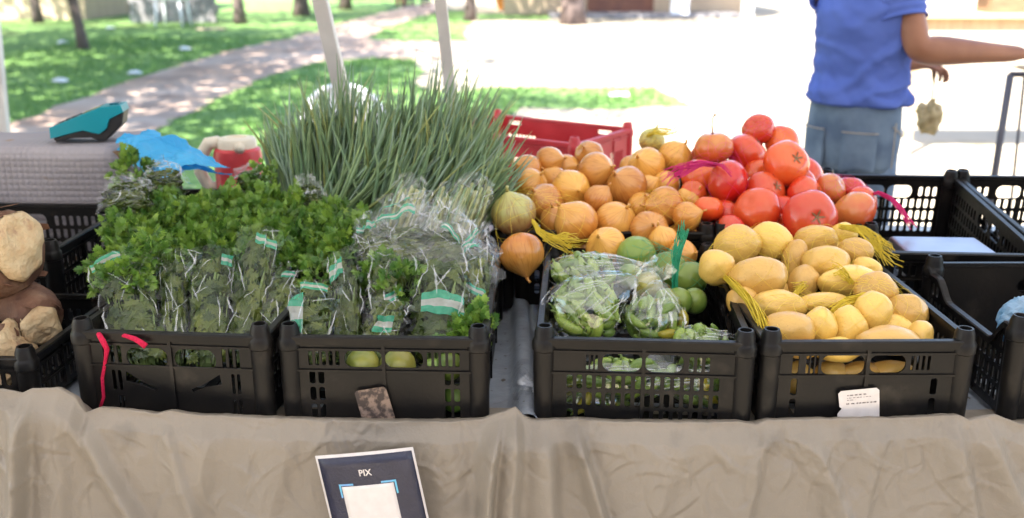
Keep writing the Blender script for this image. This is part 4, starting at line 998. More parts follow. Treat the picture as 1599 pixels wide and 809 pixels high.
tail(n1, [aty(1130, 430, 1.80), aty(1150, 447, 1.72), aty(1172, 470, 1.66), aty(1190, 500, 1.60), aty(1205, 532, 1.56)], YN, 34, .007, .0010, 1, .006)
n2 = net(sel(POPOS, (4, 5, 6, 7, 8, 10)), YN, 'yellow net with a frayed end at the back right of the potatoes', 30)
tail(n2, [aty(1312, 354, 2.0), aty(1345, 358, 1.97), aty(1372, 380, 1.95), aty(1394, 406, 1.93)], YN, 50, .020, .0008, 2, .005)
n3 = net(sel(POPOS, (9, 11, 17, 18, 16)), YN, 'yellow net knotted over the knobbly potato in the right middle', 30)
tail(n3, [aty(1372, 464, 1.70), aty(1350, 462, 1.69), aty(1322, 474, 1.67), aty(1292, 497, 1.66)], YN, 36, .010, .0010, 3, .004)
tail(n3, [aty(1330, 440, 1.76), aty(1316, 428, 1.76), aty(1302, 421, 1.77)], YN, 24, .012, .0008, 13, .006)
n4 = net(sel(POPOS, (12, 13, 14, 15)), YN, 'yellow net with looped cord in the left middle of the potatoes', 30)
tail(n4, [aty(1180, 448, 1.78), aty(1212, 462, 1.72), aty(1240, 460, 1.72), aty(1258, 444, 1.75), aty(1236, 448, 1.76)], YN, 16, .004, .0009, 4)
n5 = net(sel(ONPOS, (13, 12, 15, 14)), YN, 'yellow net round the onions at the left, its frayed end hanging in front', 26)
tail(n5, [aty(832, 345, 1.97), aty(842, 362, 1.94), aty(862, 374, 1.92), aty(898, 388, 1.90)], YN, 34, .012, .0008, 5, .004)
tail(n5, [aty(850, 376, 1.94), aty(880, 368, 1.92), aty(912, 372, 1.92)], YN, 16, .006, .0008, 15, .004)
n6 = net(sel(ONPOS, (18, 19, 17, 21)), YN, 'yellow net round the flaking onions at the right of the heap', 26)
n7 = net(sel(ONPOS, (0, 1, 2)), YN, 'yellow net knotted at the very top of the onion heap', 24)
tail(n7, [aty(1012, 212, 2.52), aty(1024, 205, 2.5), aty(1040, 205, 2.5), aty(1054, 200, 2.5)], YN, 20, .008, .0008, 7, .006)
n8 = net(sel(TOPOS, (5, 6, 9, 0)), PN, 'magenta net round the tomatoes at the left with its frayed knot over the onions', 26)
tail(n8, [aty(1118, 258, 2.27), aty(1095, 256, 2.24), aty(1072, 264, 2.22), aty(1044, 274, 2.2)], PN, 44, .017, .0008, 8, .005)
tail(n8, [aty(1112, 256, 2.27), aty(1128, 258, 2.2), aty(1144, 274, 2.18)], PN, 12, .003, .0008, 18, .003)
n9 = net(sel(TOPOS, (1, 2, 3, 4)), PN, 'magenta net round the topmost tomatoes', 26)
n10 = net(sel(TOPOS, (13, 14, 15, 22)), PN, 'magenta net at the right of the tomatoes with its cord trailing into the empty crate', 26)
tail(n10, [aty(1350, 308, 2.28), aty(1372, 301, 2.24), aty(1392, 310, 2.2), aty(1410, 330, 2.17), aty(1426, 352, 2.15)], PN, 22, .006, .0011, 10, .003)
n11 = net(sel(LIPOS, (0, 1, 2)), GN, 'green net round the large limes with its knot standing up', 30, rad=.0004)
tail(n11, [aty(1054, 470, 1.79), aty(1055, 430, 1.79), aty(1057, 395, 1.80), aty(1066, 352, 1.82)], GN, 40, .010, .0009, 11, .005)
# ------------------------------------------------------------------ leaves, bunches and clear packets
LEAF = [(0, 0), (.10, .13), (.40, .10), (.30, .25), (.56, .34), (.36, .42), (.44, .62), (.22, .58), (.20, .82), (.08, .76), (0, 1.0)]
LEAF = LEAF + [(-x, y) for x, y in LEAF[-2:0:-1]]
def add_leaf(mb, p, q, s, r):
    cup = r.uniform(-.25, .25); pts = [Vector((x, y, -abs(x) * .35 + cup * y * y + r.uniform(-.03, .03))) for x, y in LEAF]
    n = len(pts); vs = [q @ (k * s) + p for k in pts] + [q @ (Vector((0, .42, .05)) * s) + p]
    mb.add(vs, [(i, (i + 1) % n, n) for i in range(n)])
def leaf_q(up, r, tilt=.9):
    d = Vector((r.gauss(0, tilt), r.gauss(0, tilt), 0)) + up
    return d.normalized().to_track_quat('Y', 'Z') @ Quaternion((0, 1, 0), r.uniform(0, 6.28))
def head_mesh(seed, sprigs=22, rad=.080):
    r = random.Random(seed); mb = MB()
    for _ in range(sprigs):
        d = Vector((r.gauss(0, .7), r.gauss(0, .7), abs(r.gauss(.55, .45)))).normalized(); l = rad * r.uniform(.65, 1.15); e = d * l; b = d * .25 * l + Vector((0, 0, -.03))
        mid = b.lerp(e, .5) + Vector((r.uniform(-.01, .01), r.uniform(-.01, .01), .008)); mb.cur = 1; mb.tube([b, mid, e], [.0014, .0011, .0008], 4, False); mb.cur = 0
        nl = r.randint(4, 6)
        for k in range(nl):
            t = .5 + .5 * k / (nl - 1); p = b.lerp(e, t) if t < 1 else e; side = (-1) ** k; u = d.orthogonal().normalized()
            dv = (d * (.5 + t) + (Quaternion(d, k * 2.1 + r.random()) @ u) * (1.0 if t < 1 else .1)).normalized()
            add_leaf(mb, p + dv * .004, dv.to_track_quat('Y', 'Z') @ Quaternion((0, 1, 0), r.uniform(-.9, .9)), r.uniform(.028, .042), r)
    return mb.mesh('leaves', [M['parsley'], M['pstem']], smooth=False)
def stalk_mesh(seed, n=190):
    """bunch to go inside a packet, .22 long along z and about .045 in radius: leaves over stems"""
    r = random.Random(seed); mb = MB(); R0, L0 = .045, .22
    for _ in range(22):
        a = r.uniform(0, 6.28); q = r.uniform(.1, .7) * R0; mb.cur = 1; mb.tube([(math.cos(a) * q * .6, math.sin(a) * q * .6, .005), (math.cos(a) * q, math.sin(a) * q, .10), (math.cos(a + .4) * q * 1.1, math.sin(a + .4) * q * 1.1, .18)], .0016, 4, False); mb.cur = 0
    for _ in range(n):
        z = r.uniform(.06, .96) * L0; a = r.uniform(0, 6.28); q = R0 * r.uniform(.62, .86) * (1.0 if z < .19 else .7)
        out = Vector((math.cos(a), math.sin(a), r.uniform(-.35, .35))).normalized(); y = out.cross(Vector((r.gauss(0, 1), r.gauss(0, 1), r.gauss(0, 1)))).normalized(); x = y.cross(out)
        s_ = r.uniform(.022, .034); add_leaf(mb, Vector((math.cos(a) * q, math.sin(a) * q, z)) - y * s_ * .4, Matrix((x, y, out)).transposed().to_quaternion(), s_, r)
    return mb.mesh('leaves', [M['parsley_d'], M['pstem']], smooth=False)
HEAD = [head_mesh(i) for i in range(4)]; STK = [stalk_mesh(i) for i in range(3)]
def frame(p0, p1, face):
    """rotation whose z runs p0->p1 and whose -y looks towards `face`"""
    z = (p1 - p0).normalized(); y = -(face - p0); y = (y - z * y.dot(z)).normalized(); x = y.cross(z); return Matrix((x, y, z)).transposed()
def bag_surface(p0, p1, prof, wid, dep, seed, ruff=.05, crk=.010):
    Fm = frame(p0, p1, CP); L = (p1 - p0).length
    def S(th, t, off=0):
        k = lerp_tab(prof, t); d = Vector((math.cos(th), math.sin(th), 0)); q = (math.cos(th) * 1.3, math.sin(th) * 1.3, t * 3.2)
        c = 1 + ruff * math.sin(7 * th + 5 * nz(q, .8, seed)) * (.4 + t) + ruff * 1.5 * nz(q, 1.7, seed)
        o = crk * (abs(nz(q, 1.5, seed + 3)) * 1.8 + abs(nz(q, 3.3, seed + 8)) * .6 - .5) + off
        p = Vector((d.x * wid * k * c, d.y * dep * k * c, t * L)) + d * o
        p.x += .10 * wid * nz((t * 2, 0, 0), 1, seed); p.z += .03 * L * nz(q, 1.3, seed + 5) * sm(t * 3)
        return p0 + Fm @ p
    return S
SLEEVE = [(0, .25), (.04, .7), (.15, .95), (.5, 1), (.8, .95), (.93, .9), (1, 1.05)]
def bag_mesh(S, o, m, nu=30, nv=24, cap=True):
    mb = MB(); vs = [S(2 * math.pi * j / nu, i / nv) - o for i in range(nv + 1) for j in range(nu)]
    fs = []
    for i in range(nv):
        for j in range(nu):
            a, b, c, d = i * nu + j, i * nu + (j + 1) % nu, (i + 1) * nu + (j + 1) % nu, (i + 1) * nu + j
            fs += [(a, b, c), (a, c, d)] if (i + j) % 2 else [(a, b, d), (b, c, d)]
    if cap: fs.append(tuple(range(nu - 1, -1, -1)))
    mb.add(vs, fs); return mb
def glint_strip(mb, fn, pts, w0, n=7):
    """a thin whitish ribbon laid along a film fold in place of a glint"""
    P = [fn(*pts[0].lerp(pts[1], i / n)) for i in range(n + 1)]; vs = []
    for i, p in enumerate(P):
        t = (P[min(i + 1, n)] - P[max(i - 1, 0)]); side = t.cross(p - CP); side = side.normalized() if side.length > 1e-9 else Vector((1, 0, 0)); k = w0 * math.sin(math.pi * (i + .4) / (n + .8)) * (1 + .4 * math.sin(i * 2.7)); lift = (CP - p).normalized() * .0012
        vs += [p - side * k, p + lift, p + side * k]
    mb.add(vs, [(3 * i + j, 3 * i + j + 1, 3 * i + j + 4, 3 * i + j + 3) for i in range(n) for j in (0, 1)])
def fold_glints(root, S, o, n, seed, along=.75, ln=.22, wd=.0022):  # scatters pale ribbons that imitate glints over the camera side of a sleeve
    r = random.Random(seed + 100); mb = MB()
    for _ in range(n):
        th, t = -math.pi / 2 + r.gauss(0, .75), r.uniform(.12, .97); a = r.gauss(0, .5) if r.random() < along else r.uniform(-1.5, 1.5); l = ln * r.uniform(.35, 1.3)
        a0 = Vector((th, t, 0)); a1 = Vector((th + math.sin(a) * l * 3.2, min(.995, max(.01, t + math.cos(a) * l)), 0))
        glint_strip(mb, lambda q, w_, z_: S(q, min(.998, max(.002, w_)), .0014) - o, (a0, a1), wd * r.uniform(.3, 1.2))
    mb.build('fold_glint', M['fold'], root, smooth=True)['kind'] = 'stuff'
def band(root, S, o, th0, th1, t0, t1, slope=0, n=14, stripes=('g', 'w', 'g')):
    mb = MB(); rows = len(stripes) * 2; mid_, hw_ = (th0 + th1) / 2, (th1 - th0) * .38; th0, th1 = mid_ - hw_, mid_ + hw_; mid_, hw_ = (t0 + t1) / 2, (t1 - t0) * .40; t0, t1 = mid_ - hw_, mid_ + hw_
    for k in range(rows):
        mb.cur = 0 if stripes[k // 2] == 'g' else 1
        a, b = t0 + (t1 - t0) * k / rows, t0 + (t1 - t0) * (k + 1) / rows
        vs = []
        for t in (a, b):
            for i in range(n + 1): th = th0 + (th1 - th0) * i / n; vs.append(S(th, min(.999, max(.001, t + slope * i / n)), .0012) - o)
        mb.add(vs, [(i, i + 1, n + 2 + i, n + 1 + i) for i in range(n)])
    return mb.build('printed_band', [M['band_g'], M['band_w']], root)
def packet(pb, pt, wid, dep, seed, label, bands=(), fm='film', fill=1.0, group='clear packets of parsley in the crates', ruff=.05, crk=.008, prof=SLEEVE, name='parsley_packet'):
    p0, p1 = aty(*pb), aty(*pt); root = empty(name, p0, label=label, cat='packet', group=group)
    S = bag_surface(p0, p1, prof, wid, dep, seed, ruff, crk)
    bag_mesh(S, p0, fm, 40, 34).build('plastic_sleeve', M[fm], root, sharp=24)
    if fill > 0:
        L = (p1 - p0).length * fill; Fm = frame(p0, p1, CP)
        st_ = link('leaves', STK[seed % 3], None, root, Fm @ Vector((0, 0, .01)), (Fm @ Matrix.Rotation(seed * 1.7, 3, 'Z')).to_quaternion(), None)
        st_.rotation_quaternion = Fm.to_quaternion(); st_.scale = (wid * .93 / .045, dep * .93 / .045, L * .95 / .22); st_['kind'] = 'stuff'
    for b in bands: band(root, S, p0, *b)
    if fm == 'film': fold_glints(root, S, p0, 12, seed, .8, .30, .0019)
    else: fold_glints(root, S, p0, 20, seed, .45, .30, .0026)
    return root
H = -math.pi / 2   # angle that faces the camera
PK = [  # bottom (u,v,Y), top (u,v,Y), half width, half depth, label, bands
 ((232, 585, 1.60), (190, 416, 1.76), .060, .045, 'wide packet of dark parsley at the left end of the crescent crate', [(H - 1.1, H + .2, .90, .985, .02)]),
 ((275, 580, 1.62), (270, 402, 1.80), .034, .034, 'narrow packet with a pinkish shine between the wide packets at the left', []),
 ((325, 585, 1.61), (330, 402, 1.79), .048, .042, 'wide packet with a green and white corner tag in the middle of the crescent crate', [(H + .35, H + 1.1, .85, .96, .0)]),
 ((378, 580, 1.64), (406, 368, 1.84), .042, .040, 'tall packet with a green stripe at its top, right side of the crescent crate', [(H - .3, H + 1.0, .86, .95, -.03)]),
 ((408, 555, 1.66), (454, 428, 1.80), .036, .036, 'leaning packet at the right rim of the crescent crate', [(H - .6, H + .3, .8, .88, .05)]),
 ((487, 580, 1.585), (492, 445, 1.66), .044, .040, 'short fat packet with a green stripe down its left, front of the label crate', [(H - 1.2, H - .35, .35, .92, .0), (H - .9, H + .8, .90, .99, -.03)]),
 ((545, 590, 1.62), (540, 405, 1.80), .036, .036, 'tall packet with yellowing stems in the label crate', [(H - 1.1, H - .1, .72, .90, .06)]),
 ((590, 560, 1.64), (612, 400, 1.80), .042, .036, 'packet with a bright green tag leaning right in the label crate', [(H - .2, H + .8, .40, .52, .12)]),
 ((590, 575, 1.58), (612, 470, 1.64), .034, .020, 'flattened packet end with white stripe at the front of the label crate', [(H - .8, H + .4, .45, .75, .05)]),
 ((690, 575, 1.60), (688, 405, 1.78), .066, .048, 'large packet with a wide green printed panel in the label crate', [(H - .75, H + .9, .36, .60, -.06), ]),
 ((742, 560, 1.66), (742, 395, 1.84), .038, .036, 'packet against the right wall of the label crate', [(H - .7, H + .6, .55, .66, -.15)]),
]
for i, (b, t, wd, dp, lb, bd) in enumerate(PK): packet(b, t, wd, dp, i, lb, bd, 'film' if i < 5 else 'film', .97)
# crumpled clear tops
TOPS = [((640, 425, 1.83), (632, 312, 1.98), .075, .045, 'crumpled clear packet with green stripes at the back of the label crate', [(H - 1.0, H + .5, .50, .62, .14), (H - .8, H + .4, .72, .80, .12)], .5),
 ((705, 440, 1.80), (690, 325, 1.95), .068, .045, 'crumpled clear packet with a V shaped green stripe above the large packet', [(H - .2, H + .5, .62, .50, -.22), (H + .5, H + 1.2, .40, .28, .22)], .55),
 ((738, 450, 1.80), (742, 355, 1.93), .050, .040, 'crumpled clear packet with pointed top in the right corner of the label crate', [(H - .6, H + .3, .30, .42, .1)], .5),
 ((600, 420, 1.82), (575, 345, 1.94), .045, .036, 'clear packet with green ends behind the tall yellowing packet', [(H - .8, H + .4, .6, .74, .0)], .8),
 ((205, 345, 2.06), (192, 275, 2.12), .062, .05, 'puffed clear packet at the back left corner of the parsley heap', [], .7),
 ((262, 310, 2.14), (250, 252, 2.20), .050, .04, 'twisted clear packet end under the blue plastic bag', [], .6),
 ((390, 300, 2.2), (396, 255, 2.25), .04, .035, 'clear packet end behind the parsley beside the red jug', [], .5),
 ((487, 330, 2.1), (477, 275, 2.16), .035, .03, 'clear packet end between the parsley and the spring onions', [], .6)]
for i, (b, t, wd, dp, lb, bd, fl) in enumerate(TOPS):
    packet(b, t, wd, dp, 20 + i, lb, bd, 'film2', fl, ruff=.12, crk=.013, prof=[(0, .6), (.2, 1), (.5, 1), (.75, .8), (.9, .55), (1, .7)] if i < 4 else [(0, .5), (.2, 1), (.6, .95), (.85, .5), (.95, .22), (1, .4)])
# loose parsley heaped over the back of the crates
k = 0; r = random.Random(12)
for v in (340, 358, 376, 396, 416):
    n = {340: 8, 358: 10, 376: 10, 396: 9, 416: 6}[v]; u0, u1 = {340: (225, 480), 358: (200, 540), 376: (190, 570), 396: (190, 575), 416: (205, 480)}[v]
    for i in range(n):
        u = u0 + (u1 - u0) * (i + .5) / n + r.uniform(-10, 10); c = ray_plane(u, v + r.uniform(-7, 7), (1.78, .94), (2.2, 1.055))
        dk = (Vector((r.uniform(-.35, .35), -.55, .8))).normalized()
        root = empty('parsley_bunch', c, label='loose bunch of curly parsley heaped leaves up behind the clear packets', cat='parsley', group='loose parsley bunches in the heap')
        h = link('leaves', HEAD[k % 4], None, root, (0, 0, 0), dk.to_track_quat('Z', 'Y') @ Quaternion((0, 0, 1), r.uniform(0, 6.28)), r.uniform(.58, .78)); h['kind'] = 'stuff'; k += 1
EX = [(165, 425, 1.80, .5, 'small sprig of pale leaves sticking out at the left rim of the crescent crate'), (195, 440, 1.72, .55, 'bright sprig over the wide dark packet at the left'), (236, 398, 1.76, .5, 'bright yellow green sprig above the narrow pinkish packet'), (505, 440, 1.80, .6, 'sprig hanging between the two bagged crates'), (628, 452, 1.74, .55, 'fresh green sprig in the middle of the label crate'), (745, 520, 1.64, .6, 'sprig escaping from its packet at the right rim of the label crate'), (720, 535, 1.62, .5, 'sprig at the front right corner of the label crate'), (210, 268, 2.25, .6, 'sprig peeking out from under the blue plastic bag'), (415, 285, 2.2, .5, 'sprig in front of the red jug'), (548, 395, 1.92, .8, 'sprig at the right end of the heap beside the crumpled packets'), (590, 440, 1.80, .6, 'sprig below the clear packet with green ends')]
for i, (u, v, y, s, lb) in enumerate(EX):
    root = empty('parsley_bunch', aty(u, v, y), label=lb, cat='parsley', group='sprigs of parsley between the packets')
    h = link('leaves', HEAD[i % 4], None, root, (0, 0, 0), Vector((r.uniform(-.3, .3), -.7, .6)).to_track_quat('Z', 'Y') @ Quaternion((0, 0, 1), i * 2.0), s); h['kind'] = 'stuff'
# ------------------------------------------------------------------ spring onions
def so_leaf(seed):
    r = random.Random(seed); b1, b2 = r.uniform(-.022, .022), r.uniform(-.028, .028); kink = r.random() < .25
    pts = [Vector((b1 * t * t * 2 + (.10 * max(0, t - .72) if kink else 0), b2 * t * t * 1.6, t)) for t in [i / 9 for i in range(10)]]
    mb = MB(); mb.tube(pts, [.0042, .0045, .0047, .0047, .0045, .0042, .0037, .0030, .0020, .0004], 7, True, .75)
    return mb.mesh('leaf', M['onion_leaf'])
SO = [so_leaf(i) for i in range(9)]
for k_, m_ in ((2, 'onion_leaf_y'), (5, 'onion_leaf_b'), (7, 'onion_leaf_b')): SO[k_].materials[0] = M[m_]
SOB = [((478, 345, 2.22), (458, 178), 0.05), ((465, 335, 2.3), (448, 170), 0.04), ((508, 345, 2.25), (492, 150), 0.07), ((520, 345, 2.32), (556, 112), 0.08), ((545, 345, 2.3), (520, 140), 0.09), ((500, 352, 2.16), (600, 215), 0.11), ((560, 350, 2.2), (600, 150), 0.10), ((610, 350, 2.3), (640, 130), 0.09), ((620, 355, 2.35), (692, 112), 0.09), ((585, 360, 2.16), (670, 210), 0.12), ((650, 360, 2.24), (715, 150), 0.09), ((670, 360, 2.32), (748, 135), 0.09), ((640, 372, 2.15), (735, 205), 0.10), ((682, 372, 2.2), (762, 195), 0.07), ((692, 380, 2.14), (782, 232), 0.05), ((570, 352, 2.34), (570, 150), 0.11)]
SOLB = ['leftmost bunch of spring onions leaning left', 'outer bunch of spring onions behind the leftmost one', 'upright bunch of spring onions third from the left', 'tallest bunch of spring onions in front of the white chair', 'bunch of spring onions just left of the white canopy leg', 'bunch of spring onions leaning far right at the front left', 'bunch of spring onions under the foot of the white canopy leg', 'upright bunch of spring onions between the two canopy legs', 'tall bunch of spring onions left of the thin grey leg', 'slanting bunch of spring onions in the front middle', 'bunch of spring onions in front of the thin grey leg', 'tall bunch of spring onions right of the thin grey leg', 'bunch of spring onions leaning right over the clear sleeves', 'bunch of spring onions in front of the red crate', 'rightmost bunch of spring onions with tips over the onion heap', 'bunch of spring onions at the back in the middle']
r = random.Random(21)
for i, ((bu, bv, by), (tu, tv), spr) in enumerate(SOB):
    b = aty(bu, bv, by); t = aty(tu, tv, by + .06); d0 = t - b; L0 = d0.length
    root = empty('spring_onion_bunch', b, label=SOLB[i], cat='spring onions', group='bunches of spring onions')
    for k in range(70):
        off = Vector((r.gauss(0, .022), r.gauss(0, .020), r.uniform(-.07, 0)))
        spk = spr * (2.4 if r.random() < .12 else 1); d = (d0.normalized() + Vector((r.gauss(0, spk), r.gauss(0, spr), r.gauss(0, .04)))).normalized(); Lk = L0 * min(1.12, max(.62, r.gauss(.90, .11))) - off.z
        w_ = r.uniform(.8, 1.2); link('leaf', SO[r.randrange(9)], None, root, off, d.to_track_quat('Z', 'Y') @ Quaternion((0, 0, 1), r.uniform(0, 6.28)), (w_, w_, Lk))
# clear sleeves on the spring onion ends
for i, (b, t, wd, lb) in enumerate((((612, 385, 2.05), (650, 272, 2.10), .036, 'clear sleeve of pale stalk ends at the left, in front of the spring onions'), ((672, 385, 2.06), (706, 285, 2.12), .026, 'narrow clear sleeve of stalk ends between the two wider sleeves'), ((708, 385, 2.05), (750, 272, 2.10), .044, 'widest clear sleeve of stalk ends beside the onion heap'))):
    p0, p1 = aty(*b), aty(*t); root = empty('spring_onion_sleeve', p0, label=lb, cat='packet', group='clear sleeves of spring onion ends')
    S = bag_surface(p0, p1, [(0, .8), (.3, 1), (.8, .95), (.95, .75), (1, .25)], wd, .028, 40 + i, .05, .009); bag_mesh(S, p0, 'bag', 40, 34).build('plastic_sleeve', M['film2'], root, sharp=24); fold_glints(root, S, p0, 10, 60 + i, .8, .3, .002)
    Fm = frame(p0, p1, CP); L = (p1 - p0).length
    for k in range(15):
        x = wd * .8 * (k / 7 - 1); mb = MB(); y = r.uniform(-.012, .012); e = L * r.uniform(.74, .9)
        mb.tube([Fm @ Vector((x * .8, y, 0)), Fm @ Vector((x, y, L * .5)), Fm @ Vector((x * .9, y, e))], [.0034, .0032, .003], 6); mb.build('stalk', M['white_ends'] if k % 3 else M['onion_leaf'], root)
# ------------------------------------------------------------------ clear bags of green peppers
def pod_mesh(seed):
    r = random.Random(seed); b = r.uniform(.15, .6)
    pts = [Vector((b * (t * (1 - t)) * 1.2, .06 * math.sin(t * 4 + seed), t - .5)) for t in [i / 9 for i in range(10)]]
    mb = MB(); mb.tube(pts, [.05, .13, .165, .175, .17, .165, .155, .13, .085, .025], 12); mb.cur = 1
    mb.tube([(0, 0, -.49), (-.03, 0, -.58), (-.08, 0, -.66)], [.045, .03, .025], 6); me = mb.mesh('pepper', None)
    return me
M['pepper'] = mat('pepper_skin', (.12, .22, .035), (.22, .30, .06), 25, .28, .5, objrand=.3, sss=.04)
M['pepper_y'] = mat('yellow_pepper_skin', (.42, .33, .03), (.3, .3, .04), 25, .28, .5, sss=.04)
PEP = [pod_mesh(i) for i in range(4)]
for p_ in PEP: p_.materials.append(M['pepper']); p_.materials.append(M['pstem'])
PEPY = PEP[0].copy(); PEPY.materials[0] = M['pepper_y']
def pepper_bag(c, ex, knot, label, n, seed, dens=1.0):
    """c centre, ex half extents (x,y,z) in world metres, knot direction"""
    root = empty('bag_of_peppers', c, label=label, cat='bag', group='clear bags of green peppers'); r = random.Random(seed)
    P = []; tries = 0
    while len(P) < n and tries < 4000:
        tries += 1; p = Vector((r.uniform(-1, 1), r.uniform(-1, 1), r.uniform(-1, 1)))
        if p.length > .86 or (p.length < .45): continue
        q = Vector((p.x * ex[0] * .88, p.y * ex[1] * .88, p.z * ex[2] * .88))
        if any((q - o).length < .0165 for o in P): continue
        P.append(q)
        # lie roughly along the bag's skin
        nrm = Vector((p.x / ex[0], p.y / ex[1], p.z / ex[2])).normalized(); tg = nrm.cross(Vector((r.gauss(0, 1), r.gauss(0, 1), r.gauss(0, 1)))).normalized(); tg = tg + Vector((.5, 0, -.6)); tg = (tg - nrm * tg.dot(nrm) * .9).normalized()
        s = r.uniform(.050, .064); link('pepper', PEPY if r.random() < .06 else PEP[r.randrange(4)], None, root, q, tg.to_track_quat('Z', 'Y') @ Quaternion((0, 0, 1), r.uniform(0, 6.28)), s)
    kd = Vector(knot).normalized(); 
    def fn(t, p):
        d = sphp(t, p); q = (d.x, d.y, d.z); a = d.dot(kd)
        k = 1.0 + .06 * nz(q, 1.4, seed) + .10 * abs(nz(q, 3.4, seed + 4)) + .05 * abs(nz(q, 7.5, seed + 7))
        if a > .55: f = (a - .55) / .45; k += .55 * f ** 2.2; 
        o = Vector((d.x * ex[0] * k, d.y * ex[1] * k, d.z * ex[2] * k))
        if a > .8: f = (a - .8) / .2; u = d - kd * a; o -= Vector((u.x * ex[0], u.y * ex[1], u.z * ex[2])) * f * .55
        return o
    mb = lumpy(fn, 44, 30); mb.build('plastic_bag', M['bag'], root, smooth=True, sharp=14)
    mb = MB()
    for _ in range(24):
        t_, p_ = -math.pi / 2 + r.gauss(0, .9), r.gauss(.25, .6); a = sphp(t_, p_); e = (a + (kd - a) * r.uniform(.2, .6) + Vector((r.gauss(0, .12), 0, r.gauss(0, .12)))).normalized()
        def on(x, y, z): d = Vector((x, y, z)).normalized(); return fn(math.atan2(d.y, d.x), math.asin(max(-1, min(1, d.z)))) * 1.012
        glint_strip(mb, on, (a, e), .0024 * r.uniform(.3, 1.2))
    mb.build('fold_glint', M['fold'], root)['kind'] = 'stuff'  # pale fold ribbons painting glints on the bag
    # gathered neck and its flare
    kp = Vector((kd.x * ex[0], kd.y * ex[1], kd.z * ex[2])) * 1.45; mb = MB(); Q = kd.to_track_quat('Z', 'Y')
    nk = []
    for i, (rd, z) in enumerate(((.016, -.012), (.008, 0), (.007, .006), (.018, .020), (.026, .034))):
        nk.append([kp + Q @ Vector((math.cos(a) * rd * (1 + .3 * math.sin(5 * a) * (i > 2)), math.sin(a) * rd * (1 + .3 * math.cos(4 * a) * (i > 2)), z + .006 * math.sin(6 * a) * (i > 2))) for a in [j * math.pi / 12 for j in range(24)]])
    mb.rings(nk, False); mb.build('bag_neck', M['bag'], root, smooth=False); return root
pepper_bag(aty(915, 484, 1.69), (.074, .058, .062), (1, .1, .75), 'plump clear bag of green peppers at the front left of the lattice crate', 62, 1)
pepper_bag(aty(912, 424, 1.87), (.076, .05, .036), (.9, 0, .2), 'clear bag of green peppers lying flat behind the plump one', 45, 2)
pepper_bag(aty(1022, 500, 1.72), (.060, .05, .046), (.1, .3, 1), 'dark clear bag of green peppers in the middle of the lattice crate', 45, 3)
pepper_bag(aty(1094, 542, 1.62), (.052, .042, .036), (1, .2, .1), 'small clear bag of green peppers with twisted end at the right front', 29, 4)
pepper_bag(aty(975, 590, 1.58), (.115, .034, .030), (1, .1, .25), 'clear bag of green peppers pressed against the lattice front', 64, 5)
pepper_bag(aty(1090, 606, 1.585), (.055, .034, .030), (-.6, .2, .8), 'clear bag of green peppers behind the right end of the lattice front', 35, 6)
pepper_bag(aty(930, 622, 1.585), (.075, .034, .026), (-1, .2, .3), 'lowest clear bag of green peppers behind the lattice front', 40, 7)
# ------------------------------------------------------------------ cassava roots
M['bark_root'] = mat('cassava_bark', (.17, .085, .05), (.09, .045, .03), 18, .7, .3, .5, 70, c3=(.26, .17, .11), s3=12, lo3=.55, hi3=.7, detail=7)
M['flesh'] = mat('cassava_flesh', (.55, .43, .26), (.48, .33, .18), 45, .7, .3, .6, 120, c3=(.3, .16, .1), s3=25, lo3=.6, hi3=.72)
def cassava(p0, p1, rad, seed, label, peel=True):
    p0, p1 = Vector(p0), Vector(p1); root = empty('cassava_root', p1, label=label, cat='cassava', group='cassava roots at the left edge'); ax = (p1 - p0).normalized(); a = ax.orthogonal().normalized(); b = ax.cross(a); L = (p1 - p0).length
    rs = []
    for i in range(19):
        t = i / 18; k = rad * (.45 + .55 * sm(t * 2.2)) * (1 if t < .93 else 1 - .10 * (t - .93) / .07); c = p0 + ax * L * t - p1 + a * .02 * math.sin(t * 4 + seed)
        rs.append([c + (a * math.cos(q) + b * math.sin(q)) * k * (1 + .10 * nz((math.cos(q), math.sin(q), t * 3), 1.5, seed) + .05 * nz((math.cos(q) * 2, math.sin(q) * 2, t * 8), 2, seed)) for q in [j * math.pi / 14 for j in range(28)]])
    mb = MB(); mb.rings(rs); mb.build('bark', M['bark_root'], root)
    mb = MB(); R_ = []
    for i in range(17):
        f = 1 - i / 16; R_.append([ax * (.009 * min(1, (1 - f) * 6) + .002 + .014 * nz((math.cos(q) * f, math.sin(q) * f, seed), 1.3, seed) + .006 * (1 - f) + .004 * abs(nz((math.cos(q) * f * 3, math.sin(q) * f * 1.2, 1), 2.2, seed))) + (a * math.cos(q) + b * math.sin(q)) * rad * .84 * f * (1 + .12 * nz((math.cos(q), math.sin(q), 9), 2, seed)) for q in [j * math.pi / 18 for j in range(36)]])
    mb.rings(R_); mb.build('broken_end', M['flesh'], root)
    if peel:
        for j in range(5):
            q = j * 1.25 + seed; p = (a * math.cos(q) + b * math.sin(q)) * rad * .95; e = p * 1.05 + ax * .012; mb = MB(); tq = ax.cross(p).normalized() * .010
            mb.add([p - tq - ax * .02, p + tq - ax * .02, e + tq * .4, e - tq * .6], [(0, 1, 2, 3)]); pl = mb.build('peeling_skin', M['bark_root'], root, smooth=False); sd = pl.modifiers.new('thick', 'SOLIDIFY'); sd.thickness = .001
    return root
cassava(aty(-190, 395, 1.80), aty(28, 385, 1.73), .078, 2, 'thick cassava root with a wide broken pale end, topmost at the left edge')
cassava(aty(-60, 440, 1.85), aty(62, 508, 1.70), .047, 5, 'cassava root with peeling reddish bark and a broken end pointing down')
cassava(aty(-180, 560, 1.72), aty(24, 540, 1.66), .058, 8, 'dark brown cassava root under the peeling one', False)
cassava(aty(-120, 606, 1.60), aty(2, 602, 1.60), .025, 9, 'thin cassava tip at the very left edge just above the beige cloth', False)
